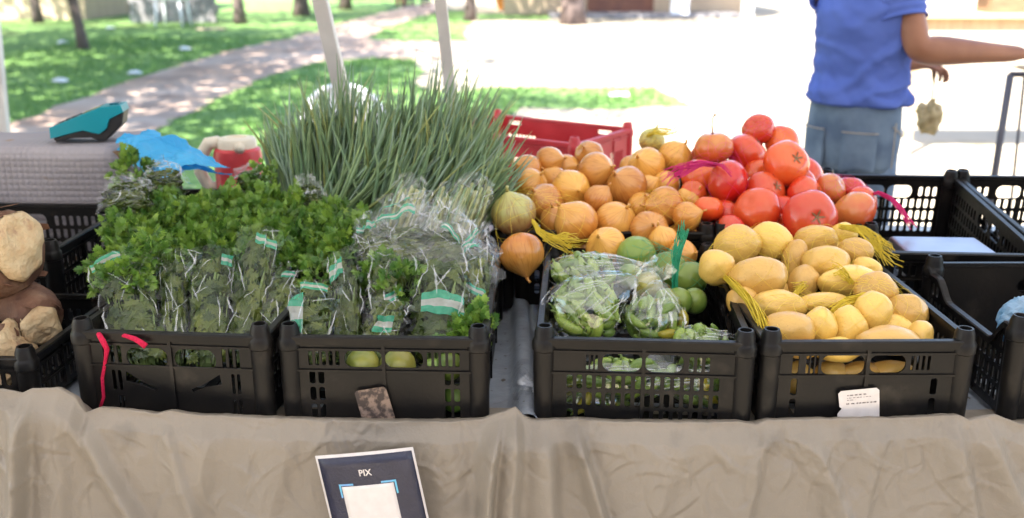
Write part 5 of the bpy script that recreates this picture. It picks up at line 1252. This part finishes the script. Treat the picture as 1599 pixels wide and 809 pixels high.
# ------------------------------------------------------------------ waffle covered box, card machine, blue bag, jug
def waffle_mat():
    m, t, b, L = NT('waffle_liner'); N = t.nodes.new
    tc = N('ShaderNodeTexCoord'); n = N('ShaderNodeTexNoise'); n.inputs['Scale'].default_value = 7; L(tc.outputs['Object'], n.inputs['Vector'])
    x = N('ShaderNodeMix'); x.data_type = 'RGBA'; L(n.outputs[0], x.inputs[0]); x.inputs[6].default_value = (.25, .235, .26, 1); x.inputs[7].default_value = (.33, .305, .32, 1)
    n2 = N('ShaderNodeTexNoise'); n2.inputs['Scale'].default_value = 11; L(tc.outputs['Object'], n2.inputs['Vector']); mr = N('ShaderNodeMapRange'); mr.inputs[1].default_value = .68; mr.inputs[2].default_value = .74; L(n2.outputs[0], mr.inputs[0])
    y = N('ShaderNodeMix'); y.data_type = 'RGBA'; L(mr.outputs[0], y.inputs[0]); L(x.outputs[2], y.inputs[6]); y.inputs[7].default_value = (.28, .17, .08, 1); L(y.outputs[2], b.inputs['Base Color'])
    b.inputs['Roughness'].default_value = .6; return m
c = aty(80, 260, 2.42)
root = empty('covered_box', (-1.275, 2.40, TZ + .018), label='box at the left draped with a grey white waffle textured liner under the card machine', cat='box')
BW, BD, BH = .62, .25, .312
mb = MB(); mb.box((0, BD / 2, BH / 2 - .004), (BW - .03, BD - .03, BH - .012)); mb.build('carton', M['wood'], root, smooth=False)
mb = MB()
def drape(u, v):
    """liner over the top then down the front, rounded at the edge, and round the right end"""
    x = -BW / 2 + BW * u; s = v * (BD + BH); rd = .03
    if s < BD - rd: y, z = BD - s, BH
    elif s < BD - rd + rd * 1.57: a = (s - (BD - rd)) / rd; y, z = rd - rd * math.sin(a), BH - rd + rd * math.cos(a)
    else: y, z = 0, BH - rd - (s - (BD - rd + rd * 1.57))
    e = sm((u - .88) / .12); z -= .03 * e * e if v < .55 else 0; y += .02 * e
    wf = .0022 * (abs(math.sin(x * 210)) ** .5) * (abs(math.sin(s * 210)) ** .5)
    nn = Vector((0, -1 if s > BD - rd + rd * .8 else 0, 1 if s <= BD - rd + rd * .8 else 0)); wob = .006 * nz((x, s, 0), 8) + .005 * nz((x, s, 0), 3)
    return Vector((x, y, max(.003, z))) + nn * (wf + wob)
mb.grid(drape, 250, 250)
def drape_end(u, v):
    y = BD * u; z = BH - .028 - (BH - .03) * v; return Vector((BW / 2 + .002 + .018 * math.sin(v * 2.5) + .007 * nz((0, y, z), 14), y + .008, max(.003, z + .004)))
mb.grid(drape_end, 40, 40); mb.build('waffle_liner', waffle_mat(), root)
# card payment machine: side outline extruded, its long body ramps up to the printer end
pL, pR = aty(80, 222, 2.50), aty(198, 200, 2.56); cx = (pL + pR) / 2
root = empty('card_machine', (cx.x + .022, 2.495, TZ + .018 + BH + .007), (0, 0, R(10)), 'teal card payment machine with black underside lying on the waffle covered box', 'card machine')
SC = .18
top = [(-.5, .20), (.22, .46), (.50, .44)]
teal_o = [(-.5, .05), (-.5, .20), (.20, .47), (.47, .49), (.50, .40), (.30, .30), (.25, .17), (.15, .10), (.05, .12), (-.06, .155), (-.2, .125)]
dark_o = [(-.47, .05), (-.44, .0), (-.38, .01), (-.2, .05), (.02, .05), (.12, 0), (.22, .0), (.46, .22), (.50, .40), (.30, .30), (.25, .17), (.15, .10), (.05, .12), (-.06, .155), (-.2, .125)]
for nm, ol, m_, wd in (('shell', teal_o, 'teal', .42), ('underside', dark_o, 'keyblack', .38)):
    mb = MB(); mb.holed([(x * SC, z * SC) for x, z in ol], [], wd * SC, lambda x, z, d, wd=wd: Vector((x, -wd * SC / 2 + d, z))); bevel(mb.build(nm, M[m_], root, smooth=False, fix=True), .003, 3)
def mtop(x, y, h=.0): # on the ramp
    return Vector((x * SC, y * SC, (.20 + (x + .5) * (.27 / .70)) * SC + h))
def pad(nm, x0, x1, y0, y1, m_, par, h=.0012):
    mb = MB(); a, b, c_, d = mtop(x0, y0), mtop(x1, y0), mtop(x1, y1), mtop(x0, y1); up = Vector((0, 0, h)); mb.add([a, b, c_, d, a + up, b + up, c_ + up, d + up], [(0, 1, 2, 3), (4, 5, 6, 7), (0, 1, 5, 4), (1, 2, 6, 5), (2, 3, 7, 6), (3, 0, 4, 7)]); return mb.build(nm, m_, par, smooth=False, fix=True)
scr = pad('screen', -.08, .17, -.16, .16, M['glass'], root)
for i in range(4):
    for j in range(3): pad('key', -.45 + i * .085, -.39 + i * .085, -.16 + j * .11, -.06 + j * .11, M['keyblack'] if i else M['grey_block'], root, .002)
mb = MB(); mb.box((.36 * SC, 0, .487 * SC), (.12 * SC, .16 * SC, .006), Matrix.Rotation(R(-4), 3, 'Y')); mb.build('printer_latch', mat('dark_teal_plastic', (.01, .12, .17), None, 5, .4), root, smooth=False)
# crumpled blue plastic bag thrown over the back of the parsley
a0, a1, b1, b0 = aty(182, 232, 2.42), aty(238, 220, 2.50), aty(362, 272, 2.28), aty(250, 288, 2.22)
mb = MB()
def bb(u, v, k=1):
    p = a0.lerp(a1, v).lerp(b0.lerp(b1, v), u); q = (u * 3, v * 1.5, 0)
    p = p + Vector((0, 0, .022 * math.sin(math.pi * v) + .020 * nz(q, 1.6, 3) + .014 * abs(nz(q, 3.5, 6)) + k * .010 + .016 * math.sin(u * 3.1) * (1 if k > 0 else -.3)))
    p.x += .012 * nz((u * 4, v * 3, k), 2); p.y -= .01 * k * math.sin(math.pi * v); return p
o3 = Vector(a0)
mb.grid(lambda u, v: bb(u, v, 1) - o3, 40, 18); mb.grid(lambda u, v: bb(u, v, -.4) - o3, 40, 18)
root = empty('plastic_bag', a0, label='crumpled bright blue plastic bag lying over the back of the parsley', cat='plastic bag'); mb.build('film', M['bluefilm'], root, smooth=False)
mb = MB(); mb.tube([bb(0, .5) - o3, bb(0, .5) - o3 + Vector((-.03, .02, -.04)), bb(.05, .3) - o3 + Vector((-.02, 0, -.06)), bb(.15, .1) - o3], [.006, .004, .004, .006], 6, flat=.3); mb.build('handle', M['bluefilm'], root)
# red and white jug
p = aty(372, 250, 2.72); root = empty('jug', (p.x, 2.72, TZ + .018), label='red jug with a cream lid and handle behind the parsley', cat='jug')
rj = mat('red_jug_plastic', (.62, .06, .07), (.55, .05, .06), 6, .35, sss=.05); cj = mat('cream_plastic', (.75, .68, .55), None, 6, .4)
mb = MB(); mb.lathe([(.056, 0), (.062, .01), (.064, .16), (.066, .235), (.063, .252), (.055, .258)], 32); mb.build('body', rj, root, sharp=40)
mb = MB(); mb.lathe([(.050, .254), (.054, .258), (.054, .276), (.050, .284), (.030, .287), (.028, .280), (.004, .279)], 32); mb.build('lid', cj, root, sharp=40)
mb = MB(); mb.tube([(-.045, -.01, .275), (-.075, -.012, .270), (-.098, -.012, .235), (-.105, -.012, .19), (-.085, -.012, .15), (-.06, -.01, .145)], [.017, .019, .018, .017, .017, .018], 10); mb.build('handle', cj, root)
mb = MB(); mb.tube([(.02, -.05, .262), (.03, -.075, .272)], [.016, .012], 10); mb.build('spout', cj, root)
# ------------------------------------------------------------------ silver scale in the empty crate, blue bag at the right edge
p = aty(1478, 386, 2.055); root = empty('kitchen_scale', (p.x, 2.055, CZ + .012), (0, 0, R(-3)), 'flat silver scale with a shiny top lying in the empty crate', 'scale')
zt = p.z - CZ - .012
mb = MB(); mb.box((0, .02, zt - .045), (.17, .11, .03)); mb.box((0, .02, (zt - .06) / 2), (.12, .08, zt - .06)); bevel(mb.build('base', M['keyblack'], root, smooth=False), .004)
mb = MB(); mb.box((0, .02, zt - .014), (.205, .15, .028), taper=.90); bevel(mb.build('weighing_plate', M['steel'], root, smooth=False), .006, 3)
mb = MB(); mb.box((.02, -.040, zt - .05), (.07, .006, .02)); mb.build('display', M['glass'], root, smooth=False)
p = aty(1604, 506, 1.62); root = empty('plastic_bag', p, label='knotted clear blue bag inside the wavy rimmed crate at the right edge', cat='plastic bag')
mb = lumpy(lambda t, q: sphp(t, q) * .045 * (1 + .2 * abs(nz(sphp(t, q), 2.5, 4)) + .12 * abs(nz(sphp(t, q), 6, 8))), 32, 22); mb.build('film', mat('pale_blue_plastic', (.12, .3, .5), (.3, .45, .6), 30, .2, .6, trans=.3), root, smooth=False)
mb = MB(); mb.tube([(0, 0, .03), (.01, 0, .055), (.03, .01, .08)], [.014, .006, .018], 8); mb.build('knot', bpy.data.materials['pale_blue_plastic'], root)
p = aty(1500, 470, 1.80)
props(lumpy(lambda t, q: sphp(t, q) * .03 * (1 + .2 * nz(sphp(t, q), 3, 4)), 18, 12).build('tomato', M['tomato'], loc=aty(1552, 512, 1.70)), 'red tomato lying in the dark wavy rimmed crate', 'tomato') if False else None
# ------------------------------------------------------------------ payment poster on the cloth
def mw_y(u, v): return aty(u, v, YL - .050)
Q4 = [mw_y(492, 712), mw_y(645, 698), mw_y(690, 900), mw_y(541, 916)]
pc = sum(Q4, Vector()) / 4
root = empty('poster', pc, label='dark blue payment poster with white border taped to the front of the beige cloth', cat='poster')
def ps(s, t, k=0):
    p = Q4[0].lerp(Q4[1], s).lerp(Q4[3].lerp(Q4[2], s), t); return p - pc + Vector((0, -k - .010 * math.sin(math.pi * s), .004 * math.sin(math.pi * s) * (1 - t)))
def psheet(nm, s0, s1, t0, t1, k, m_, par, th=.0006, n=12):
    mb = MB(); mb.grid(lambda a, b: ps(s0 + (s1 - s0) * a, t0 + (t1 - t0) * b, k), n, n)
    o = mb.build(nm, m_, par); sd = o.modifiers.new('thick', 'SOLIDIFY'); sd.thickness = th; sd.offset = 0; return o
pp = psheet('paper', 0, 1, 0, 1, 0, M['paper'], root)
psheet('dark_print', .022, .978, .022, .975, .0008, M['navy'], root, .0004)
psheet('white_panel', .205, .735, .235, .62, .0016, M['paper'], root, .0004)
def bracket(s, t, ds, dt, m_):
    a, b = (s, s + ds) if ds > 0 else (s + ds, s); c_, d = (t, t + dt) if dt > 0 else (t + dt, t); w1, w2 = .018, .014
    mb = MB(); k = .0016
    y0, y1 = (t, t + w2) if dt > 0 else (t - w2, t); x0, x1 = (s, s + w1) if ds > 0 else (s - w1, s)
    for (p, q, e, f) in ((a, b, y0, y1), (x0, x1, c_, d)): mb.grid(lambda u, v: ps(p + (q - p) * u, e + (f - e) * v, k + (.0002 if p == x0 else 0)), 8, 2)
    mb.build('corner_bracket', m_, root)
bracket(.180, .215, .15, .10, M['cyan']); bracket(.765, .215, -.15, .10, M['cyan']); bracket(.180, .64, .15, -.10, M['magenta']); bracket(.765, .64, -.15, -.10, M['magenta'])
cu = bpy.data.curves.new('pix', 'FONT'); cu.body = 'PIX'; cu.size = 1; cu.align_x = 'CENTER'; cu.offset = .02; cu.resolution_u = 3
to = bpy.data.objects.new('pix', cu); col.objects.link(to); me = evaluated(to, 'lettering'); bpy.data.objects.remove(to)
for v in me.vertices: x, y = v.co.x, v.co.y; v.co = ps(.475 + x * .088, .165 - y * .088 / 1.38, .0017)
me.materials.clear(); me.materials.append(M['paper']); me.name = 'lettering'
bm = bmesh.new(); bm.from_mesh(me); bmesh.ops.triangulate(bm, faces=bm.faces); bm.to_mesh(me); bm.free(); link('lettering', me, None, root)
# ------------------------------------------------------------------ people
def skin_mesh(name, nodes, edges, m, parent, root_i=0, sub=2):
    me = bpy.data.meshes.new(name); me.from_pydata([n_[0] for n_ in nodes], edges, []); o = bpy.data.objects.new(name, me); col.objects.link(o)
    md = o.modifiers.new('skin', 'SKIN'); md.use_smooth_shade = True
    for i, sv in enumerate(me.skin_vertices[0].data):
        r_ = nodes[i][1]; sv.radius = r_ if hasattr(r_, '__len__') else (r_, r_); sv.use_root = i == root_i
    ss = o.modifiers.new('sub', 'SUBSURF'); ss.levels = ss.render_levels = sub
    res = evaluated(o, name); bpy.data.objects.remove(o); res.materials.clear(); res.materials.append(m); res.polygons.foreach_set('use_smooth', [True] * len(res.polygons))
    return link(name, res, None, parent)
class Sk:
    def __init__(s): s.n = []; s.e = []
    def chain(s, start, pts):
        k = start
        for p, r_ in pts:
            s.n.append((Vector(p), r_)); i = len(s.n) - 1
            if k is not None: s.e.append((k, i))
            k = i
        return k
def hand(sk, wrist_i, w0, d, up, side, scale=1, curl=.5):
    """palm and five separate fingers; d forward, up back-of-hand direction, side towards the thumb"""
    d, up, side = d.normalized(), up.normalized(), side.normalized()
    palm = sk.chain(wrist_i, [(w0 + d * .045 * scale, (.026, .020))]); knk = sk.chain(palm, [(w0 + d * .075 * scale, (.032, .016))])
    for k, (off, l) in enumerate(((.028, .9), (.010, 1.0), (-.009, .95), (-.027, .75))):
        a = w0 + d * .088 * scale + side * off * scale; seg = .030 * l * scale
        d1 = (d * math.cos(curl * .7) - up * math.sin(curl * .7)); d2 = (d * math.cos(curl * 1.7) - up * math.sin(curl * 1.7)); d3 = (d * math.cos(curl * 2.5) - up * math.sin(curl * 2.5))
        sk.chain(knk, [(a, .0095), (a + d1 * seg * 1.25, .009), (a + d1 * seg * 1.25 + d2 * seg, .0085), (a + d1 * seg * 1.25 + d2 * seg + d3 * seg * .8, .0072)])
    t0 = w0 + d * .035 * scale + side * .028 * scale; sk.chain(palm, [(t0, .012), (t0 + (d * .6 + side * .7 - up * .3) * .032, .0105), (t0 + (d * .6 + side * .7 - up * .3) * .032 + (d * .9 + side * .1 - up * .4) * .028, .0085)])
def face_head(sk, neck_i, c, f, s=1.0):
    up = Vector((0, 0, 1)); hd = sk.chain(neck_i, [(c + Vector((0, 0, -.03)) * s + f * .005, (.066 * s, .072 * s)), (c + Vector((0, 0, .045)) * s, (.076 * s, .088 * s)), (c + Vector((0, 0, .10)) * s - f * .01, (.058 * s, .066 * s))]); return hd
def add_face(root, c, f, m_):
    rt = Vector((f.y, -f.x, 0)); z = Vector((0, 0, 1))
    mb = MB(); mb.tube([c + f * .080 + z * .035, c + f * .096 + z * .005, c + f * .104 - z * .012, c + f * .088 - z * .022], [.008, .011, .015, .008], 8)
    for s_ in (-1, 1):
        e = c + rt * s_ * .079 + z * .005 - f * .005; mb.tube([e + z * .028, e + z * .02 - f * .012 + rt * s_ * .012, e - f * .008 + rt * s_ * .012, e - z * .025], [.006, .010, .009, .006], 7)
    mb.build('nose_and_ears', m_, root)
    mb = MB(); 
    for s_ in (-1, 1): mb.lathe([(.002, -.008), (.010, -.004), (.011, 0), (.010, .004), (.002, .008)], 10, c + f * .077 + rt * s_ * .031 + z * .03)
    mb.build('eyes', M['white'], root)
    mb = MB()
    for s_ in (-1, 1): mb.lathe([(.001, -.004), (.005, 0), (.001, .004)], 8, c + f * .086 + rt * s_ * .031 + z * .03); mb.tube([c + f * .083 + rt * s_ * .016 + z * .05, c + f * .084 + rt * s_ * .034 + z * .055, c + f * .074 + rt * s_ * .05 + z * .05], [.003, .004, .002], 5)
    mb.build('pupils_and_brows', M['hair'], root)
    mb = MB(); mb.tube([c + f * .078 - rt * .024 - z * .045, c + f * .088 - z * .043, c + f * .078 + rt * .024 - z * .045], [.003, .006, .003], 6); mb.build('mouth', mat('lips', (.3, .1, .08), None, 5, .5) if 'lips' not in bpy.data.materials else bpy.data.materials['lips'], root)
    mb = lumpy(lambda t, p: c + Vector((0, 0, .05)) - f * .012 + (Vector((math.cos(p) * math.cos(t), math.cos(p) * math.sin(t), max(-.25, math.sin(p)))) * .093 * (1 + .03 * nz(sphp(t, p), 6))), 24, 14); mb.build('hair', M['hair'], root)
BX, BY = 1.345, 4.02
YW = R(35); fv = Vector((math.cos(YW), math.sin(YW), 0)); rv = Vector((fv.y, -fv.x, 0)); zv = Vector((0, 0, 1))
root = empty('person', (BX, BY, 0), label='person in blue T shirt and washed jeans turned right, reaching out one arm', cat='person')
O = Vector((BX, BY, 0)); W = lambda p: Vector(p) - O
shR, shL = fv * .0 + rv * .19 + zv * 1.43, -rv * .19 + zv * 1.43
elR, wrR = W(aty(1432, 78, 3.80)), W(aty(1583, 84, 3.86))
wrL = W(aty(1424, 100, 4.30)); elL = (shL + wrL) / 2 + Vector((-.02, .10, -.12))
sk = Sk()
pel = sk.chain(None, [(zv * .96, (.125, .10))]); ch = sk.chain(pel, [(zv * 1.12 + fv * .01, (.115, .09)), (zv * 1.30, (.125, .095)), (zv * 1.42, (.10, .075))])
nk = sk.chain(ch, [(zv * 1.52 + fv * .01, .052), (zv * 1.56 + fv * .02, .052)]); HC = zv * 1.66 + fv * .035; face_head(sk, nk, HC, fv)
def arm(s, e, w_, hs):
    d1, d2 = (e - s), (w_ - e); k = sk.chain(ch, [(s, .050), (s + d1 * .5, .054), (e - d1 * .08, .056), (e + d2 * .06, .060), (e + d2 * .28, .060), (e + d2 * .65, .044), (w_, (.036, .030))]); hand(sk, k, w_, d2.normalized(), hs[0], hs[1], 1.0, hs[2])
arm(shR, elR, wrR, (zv * .9 + rv * .3, -rv + zv * .5, .75)); arm(shL, elL, wrL, (zv, rv, .7))
for s_ in (-1, 1):
    h_ = rv * s_ * .095; st_ = fv * .06 * s_
    k = sk.chain(pel, [(h_ + zv * .88, .085), (h_ + st_ * .4 + zv * .66, .070), (h_ + st_ * .7 + zv * .48, .055), (h_ + st_ * .8 + zv * .34, .052), (h_ + st_ + zv * .10, .038), (h_ + st_ + zv * .05 + fv * .05, .036), (h_ + st_ + zv * .035 + fv * .15, .030)])
skin_mesh('body', sk.n, sk.e, M['skin'], root)
add_face(root, HC + zv * .0, fv, M['skin'])
def ell(c, a, b, n=72, fold=None, z=0):
    return [c + fv * a * math.cos(q) * (1 + (fold(q, z) if fold else 0)) + rv * b * math.sin(q) * (1 + (fold(q, z) if fold else 0)) for q in [j * 2 * math.pi / n for j in range(n)]]
def fold(q, z):
    p = (math.cos(q) * 1.2, math.sin(q) * 1.2, z * 7 + 1.6 * math.cos(q - .4)); low = sm((1.26 - z) / .22)
    dg = 0
    for z0, s0, a0, w0 in ((1.30, .16, .09, .022), (1.22, .20, .11, .020), (1.14, .17, .12, .016), (1.40, .12, .07, .022), (1.08, .08, .10, .012), (1.18, -.10, .06, .014)):
        c_ = z - z0 - s0 * math.cos(q - .6) * .8 - .03 * nz((q, z, a0), 2); dg += a0 * math.exp(-(c_ / w0) ** 2) * (.5 + .5 * math.sin(q * 1.3 + z0 * 40))
    return dg - .03 + .07 * nz(p, 1.1, 4) + (.08 + .11 * low) * (abs(nz((p[0], p[1], z * 11 + 2.6 * math.sin(q * 1.0 - .5)), 1.25, 7)) - .25) + .02 * nz((p[0] * 2, p[1] * 2, z * 18), 2, 3)
prof = [(1.028, 0, .150, .203), (1.032, 0, .158, .212), (1.05, .0, .162, .215), (1.07, 0, .158, .21), (1.10, .0, .146, .198), (1.14, .01, .143, .193), (1.22, .01, .148, .197), (1.30, 0, .155, .206), (1.38, 0, .150, .212), (1.44, 0, .128, .205), (1.49, 0, .098, .150), (1.52, .01, .075, .092), (1.535, .01, .066, .070)]
rs = []; zs_ = [1.028 + .507 * k / 60 for k in range(61)]
for z in zs_:
    for (z0, o0, a0_, b0_), (z1, o1, a1_, b1_) in zip(prof, prof[1:]):
        if z <= z1 + 1e-6: f_ = max(0, (z - z0) / (z1 - z0)); rs.append(ell(zv * z + fv * (o0 + (o1 - o0) * f_), a0_ + (a1_ - a0_) * f_, b0_ + (b1_ - b0_) * f_, 90, fold, z)); break
mb = MB(); mb.rings(rs, False); sh = mb.build('shirt', M['shirt'], root)
sd = sh.modifiers.new('thick', 'SOLIDIFY'); sd.thickness = .003
for s0, e0 in ((shR, elR), (shL, elL)):
    d1 = e0 - s0; s1 = s0 - d1 * .12 - (rv if s0 is shR else -rv) * .05; P = [s1 + d1 * t for t in [i * .046 for i in range(13)]]
    mb = MB(); mb.tube(P, [.104 + .004 * math.sin(i * 1.7) - .001 * i + (.004 if i > 10 else 0) for i in range(13)], 28, False); o = mb.build('sleeve', M['shirt'], root); sd = o.modifiers.new('thick', 'SOLIDIFY'); sd.thickness = .003
mb = MB(); jr = []
for z, a_, b_ in ((1.06, .140, .190), (1.0, .143, .194), (.95, .148, .198), (.90, .152, .200), (.85, .150, .198), (.80, .142, .192), (.77, .132, .186)):
    jr.append(ell(zv * z - fv * .004, a_, b_, 60, lambda q, zz: .018 * nz((math.cos(q) * 2, math.sin(q) * 2, zz * 9), 1.4, 2), z))
mb.rings(jr, True)
for s_ in (-1, 1):
    h_ = rv * s_ * .098; st_ = fv * .06 * s_; LP = []
    for z, r_ in ((.83, .096), (.74, .094), (.62, .086), (.50, .075), (.40, .070), (.25, .066), (.12, .066), (.05, .070)):
        f_ = (.88 - z) / .8; LP.append([h_ + st_ * f_ + zv * z + (fv * math.cos(q) + rv * math.sin(q)) * r_ * (1 + .05 * nz((math.cos(q), math.sin(q), z * 12), 1.5, s_ + 3)) for q in [j * math.pi / 14 for j in range(28)]])
    mb.rings(LP, True)
jn = mb.build('jeans', M['jeans'], root)
def on_hip(q, z, off=.004): return zv * z - fv * .004 + (fv * .152 * math.cos(q) + rv * .200 * math.sin(q)) * (1 + off / .16)
for q0 in (R(142), R(205)):     # back pockets
    mb = MB(); mb.grid(lambda u, v: on_hip(q0 + (u - .5) * .72, .935 - .15 * v * (1 - .12 * abs(u - .5) * -2), .006), 10, 8); o = mb.build('back_pocket', M['jeans'], root); sd = o.modifiers.new('thick', 'SOLIDIFY'); sd.thickness = .003
    mb = MB(); mb.tube([on_hip(q0 + (u / 8 - .5) * .72, .930, .010) for u in range(9)], .0022, 5); mb.build('stitching', mat('pale_thread', (.4, .34, .26), None, 5, .8) if 'pale_thread' not in bpy.data.materials else bpy.data.materials['pale_thread'], root)
mb = MB(); mb.tube([on_hip(R(95), z, .005) for z in (.97, .9, .84, .79)], .002, 5); mb.build('side_seam', bpy.data.materials['pale_thread'], root)
mb = MB(); mb.tube([on_hip(R(100) - u * .12, .955 - .055 * math.sin(u * .22), .005) for u in range(8)], .0022, 5); mb.build('front_pocket_edge', bpy.data.materials['pale_thread'], root)
for s_ in (-1, 1):
    c = rv * s_ * .098 + fv * (.06 * s_ + .06); mb = MB(); R_ = []
    for t, w_, h_ in ((-.12, .030, .06), (-.10, .038, .085), (-.02, .040, .085), (.05, .044, .06), (.12, .046, .045), (.165, .036, .035), (.18, .015, .02)): R_.append([c + fv * t + rv * w_ * x + zv * (h_ * z_) for x, z_ in ((-1, .0), (-1, .5), (-.7, .95), (0, 1.05), (.7, .95), (1, .5), (1, 0))])
    mb.rings(R_); mb.build('shoe', M['shoe'], root, sharp=50)
# bag hanging from the person's far hand
p = aty(1452, 180, 4.28); root = empty('carrier_bag', p, label='small pale carrier bag hanging from the far hand of the person in blue', cat='bag')
pt = aty(1456, 110, 4.30) - p
mb = lumpy(lambda t, q: Vector((math.cos(q) * math.cos(t) * .05, math.cos(q) * math.sin(t) * .045, math.sin(q) * .075)) * (1 + .5 * nz(sphp(t, q), 1.7, 2) + .3 * abs(nz(sphp(t, q), 3.4, 2)) - .5 * sm((q - .3) / 1.2)), 28, 20); mb.build('film', mat('pale_bag_film', (.78, .68, .46), (.5, .42, .25), 30, .4, trans=.6), root, smooth=False)
mb2 = lumpy(lambda t, q: sphp(t, q) * .034 * (1 + .2 * nz(sphp(t, q), 2, 3)) - Vector((0, 0, .012)), 18, 12); mb2.build('wrapped_goods', mat('tan_paper', (.42, .3, .16), None, 5, .7), root)
mb = MB(); mb.tube([(0, 0, .06), Vector((0, 0, .06)).lerp(pt, .5) + Vector((.006, 0, 0)), pt], .004, 6); mb.tube([(.015, 0, .06), Vector((.015, 0, .06)).lerp(pt, .5) + Vector((.012, 0, 0)), pt], .003, 6); mb.build('handle', bpy.data.materials['pale_bag_film'], root)
# folding stool at the right edge under the reaching hand
p = aty(1600, 112, 4.5); root = empty('folding_stand', (p.x, 4.5, 0), label='dark folding metal stand at the right edge under the reaching hand', cat='stand')
z0 = p.z; q = aty(1556, 255, 4.42); qb = aty(1590, 210, 4.62)
def leg_(a, b, r_): a, b = Vector(a), Vector(b); d = (b - a) / (b.z - a.z); e = a + d * (0 - a.z); mb = MB(); o = Vector((p.x, 4.5, 0)); mb.tube([a - o, e - o], r_, 10); mb.build('leg', M['dmetal'], root)
t1, t2 = aty(1578, 116, 4.46), aty(1600, 116, 4.6)
leg_(t1, q, .016); leg_(t2, qb, .007); leg_(t1 + Vector((.36, 0, 0)), q + Vector((.5, 0, 0)), .016); leg_(t2 + Vector((.28, 0, 0)), qb + Vector((.36, 0, 0)), .007)
mb = MB(); mb.tube([t1 - Vector((p.x, 4.5, 0)), t1 + Vector((.36, 0, 0)) - Vector((p.x, 4.5, 0))], .013, 10); mb.tube([t1 - Vector((p.x, 4.5, 0)), t2 - Vector((p.x, 4.5, 0))], .010, 8); mb.build('top_frame', M['dmetal'], root)
mb = MB(); mb.box((.20, .03, z0 + .014), (.40, .2, .02)); bevel(mb.build('tray', M['wall_b'], root, smooth=False), .004)
mb = MB(); hp = wrR + O + Vector((.10, .0, -.01)) - Vector((p.x, 4.5, 0)); mb.tube([hp + Vector((.02, 0, .12)), hp, hp + Vector((-.03, .05, -.2)), hp + Vector((-.10, .1, -.6))], .006, 8); 
# far people at the end of the path
def far_person(p, top, bottom, label, rz):
    root = empty('person', p, (0, 0, rz), label, 'person', 'people at the far end of the path'); f = Vector((0, -1, 0)); sk = Sk()
    pel = sk.chain(None, [((0, 0, .93), (.12, .10))]); ch = sk.chain(pel, [((0, 0, 1.15), (.12, .09)), ((0, 0, 1.38), (.12, .09))]); nk = sk.chain(ch, [((0, 0, 1.50), .05)]); c = Vector((0, 0, 1.64)); face_head(sk, nk, c, f)
    for s_ in (-1, 1):
        k = sk.chain(ch, [((s_ * .19, 0, 1.40), .055), ((s_ * .24, .02, 1.12), .042), ((s_ * .23, -.06, .88), .03)]); hand(sk, k, Vector((s_ * .23, -.06, .86)), Vector((0, -.1, -1)), Vector((s_, 0, 0)), Vector((0, -1, 0)), 1, .4)
        sk.chain(pel, [((s_ * .09, 0, .84), .08), ((s_ * .1, -.08 * s_, .48), .055), ((s_ * .1, .04 * s_, .10), .04), ((s_ * .1, .04 * s_ - .12, .04), .035)])
    skin_mesh('body', sk.n, sk.e, M['skin'], root, 0, 1); add_face(root, c, f, M['skin'])
    mb = MB(); mb.rings([[Vector((math.cos(q) * a_, math.sin(q) * b_, z)) for q in [j * .3927 for j in range(16)]] for z, a_, b_ in ((.9, .17, .125), (1.1, .16, .12), (1.35, .21, .13), (1.46, .17, .10), (1.51, .07, .065))], False); mb.build('shirt', top, root)
    for s_ in (-1, 1):
        mb = MB(); mb.tube([(s_ * .16, 0, 1.42), (s_ * .215, .01, 1.22)], [.075, .07], 12); mb.build('sleeve', top, root)
        mb = MB(); mb.tube([(s_ * .085, 0, .95), (s_ * .1, -.08 * s_, .5), (s_ * .1, .03 * s_, .14)], [.115, .085, .07], 14); mb.build('trouser_leg', bottom, root)
        mb = MB(); mb.box((s_ * .1, .04 * s_ - .06, .035), (.085, .25, .07)); bevel(mb.build('shoe', M['shoe'], root, smooth=False), .02)
pk, bl = mat('pink_cotton', (.6, .22, .24), None, 5, .85), M['shirt']
far_person(gp(625, 12), pk, mat('pink_trousers', (.55, .2, .2), None, 5, .85), 'person in pink at the far end of the path, left of two others', .3)
far_person(gp(640, 9), bl, M['jeans'], 'person in blue at the far end of the path between two others', -.4)
far_person(gp(664, 10), M['grey_block'], M['jeans'], 'person in grey at the far end of the path, nearest the right canopy leg', 2.6)
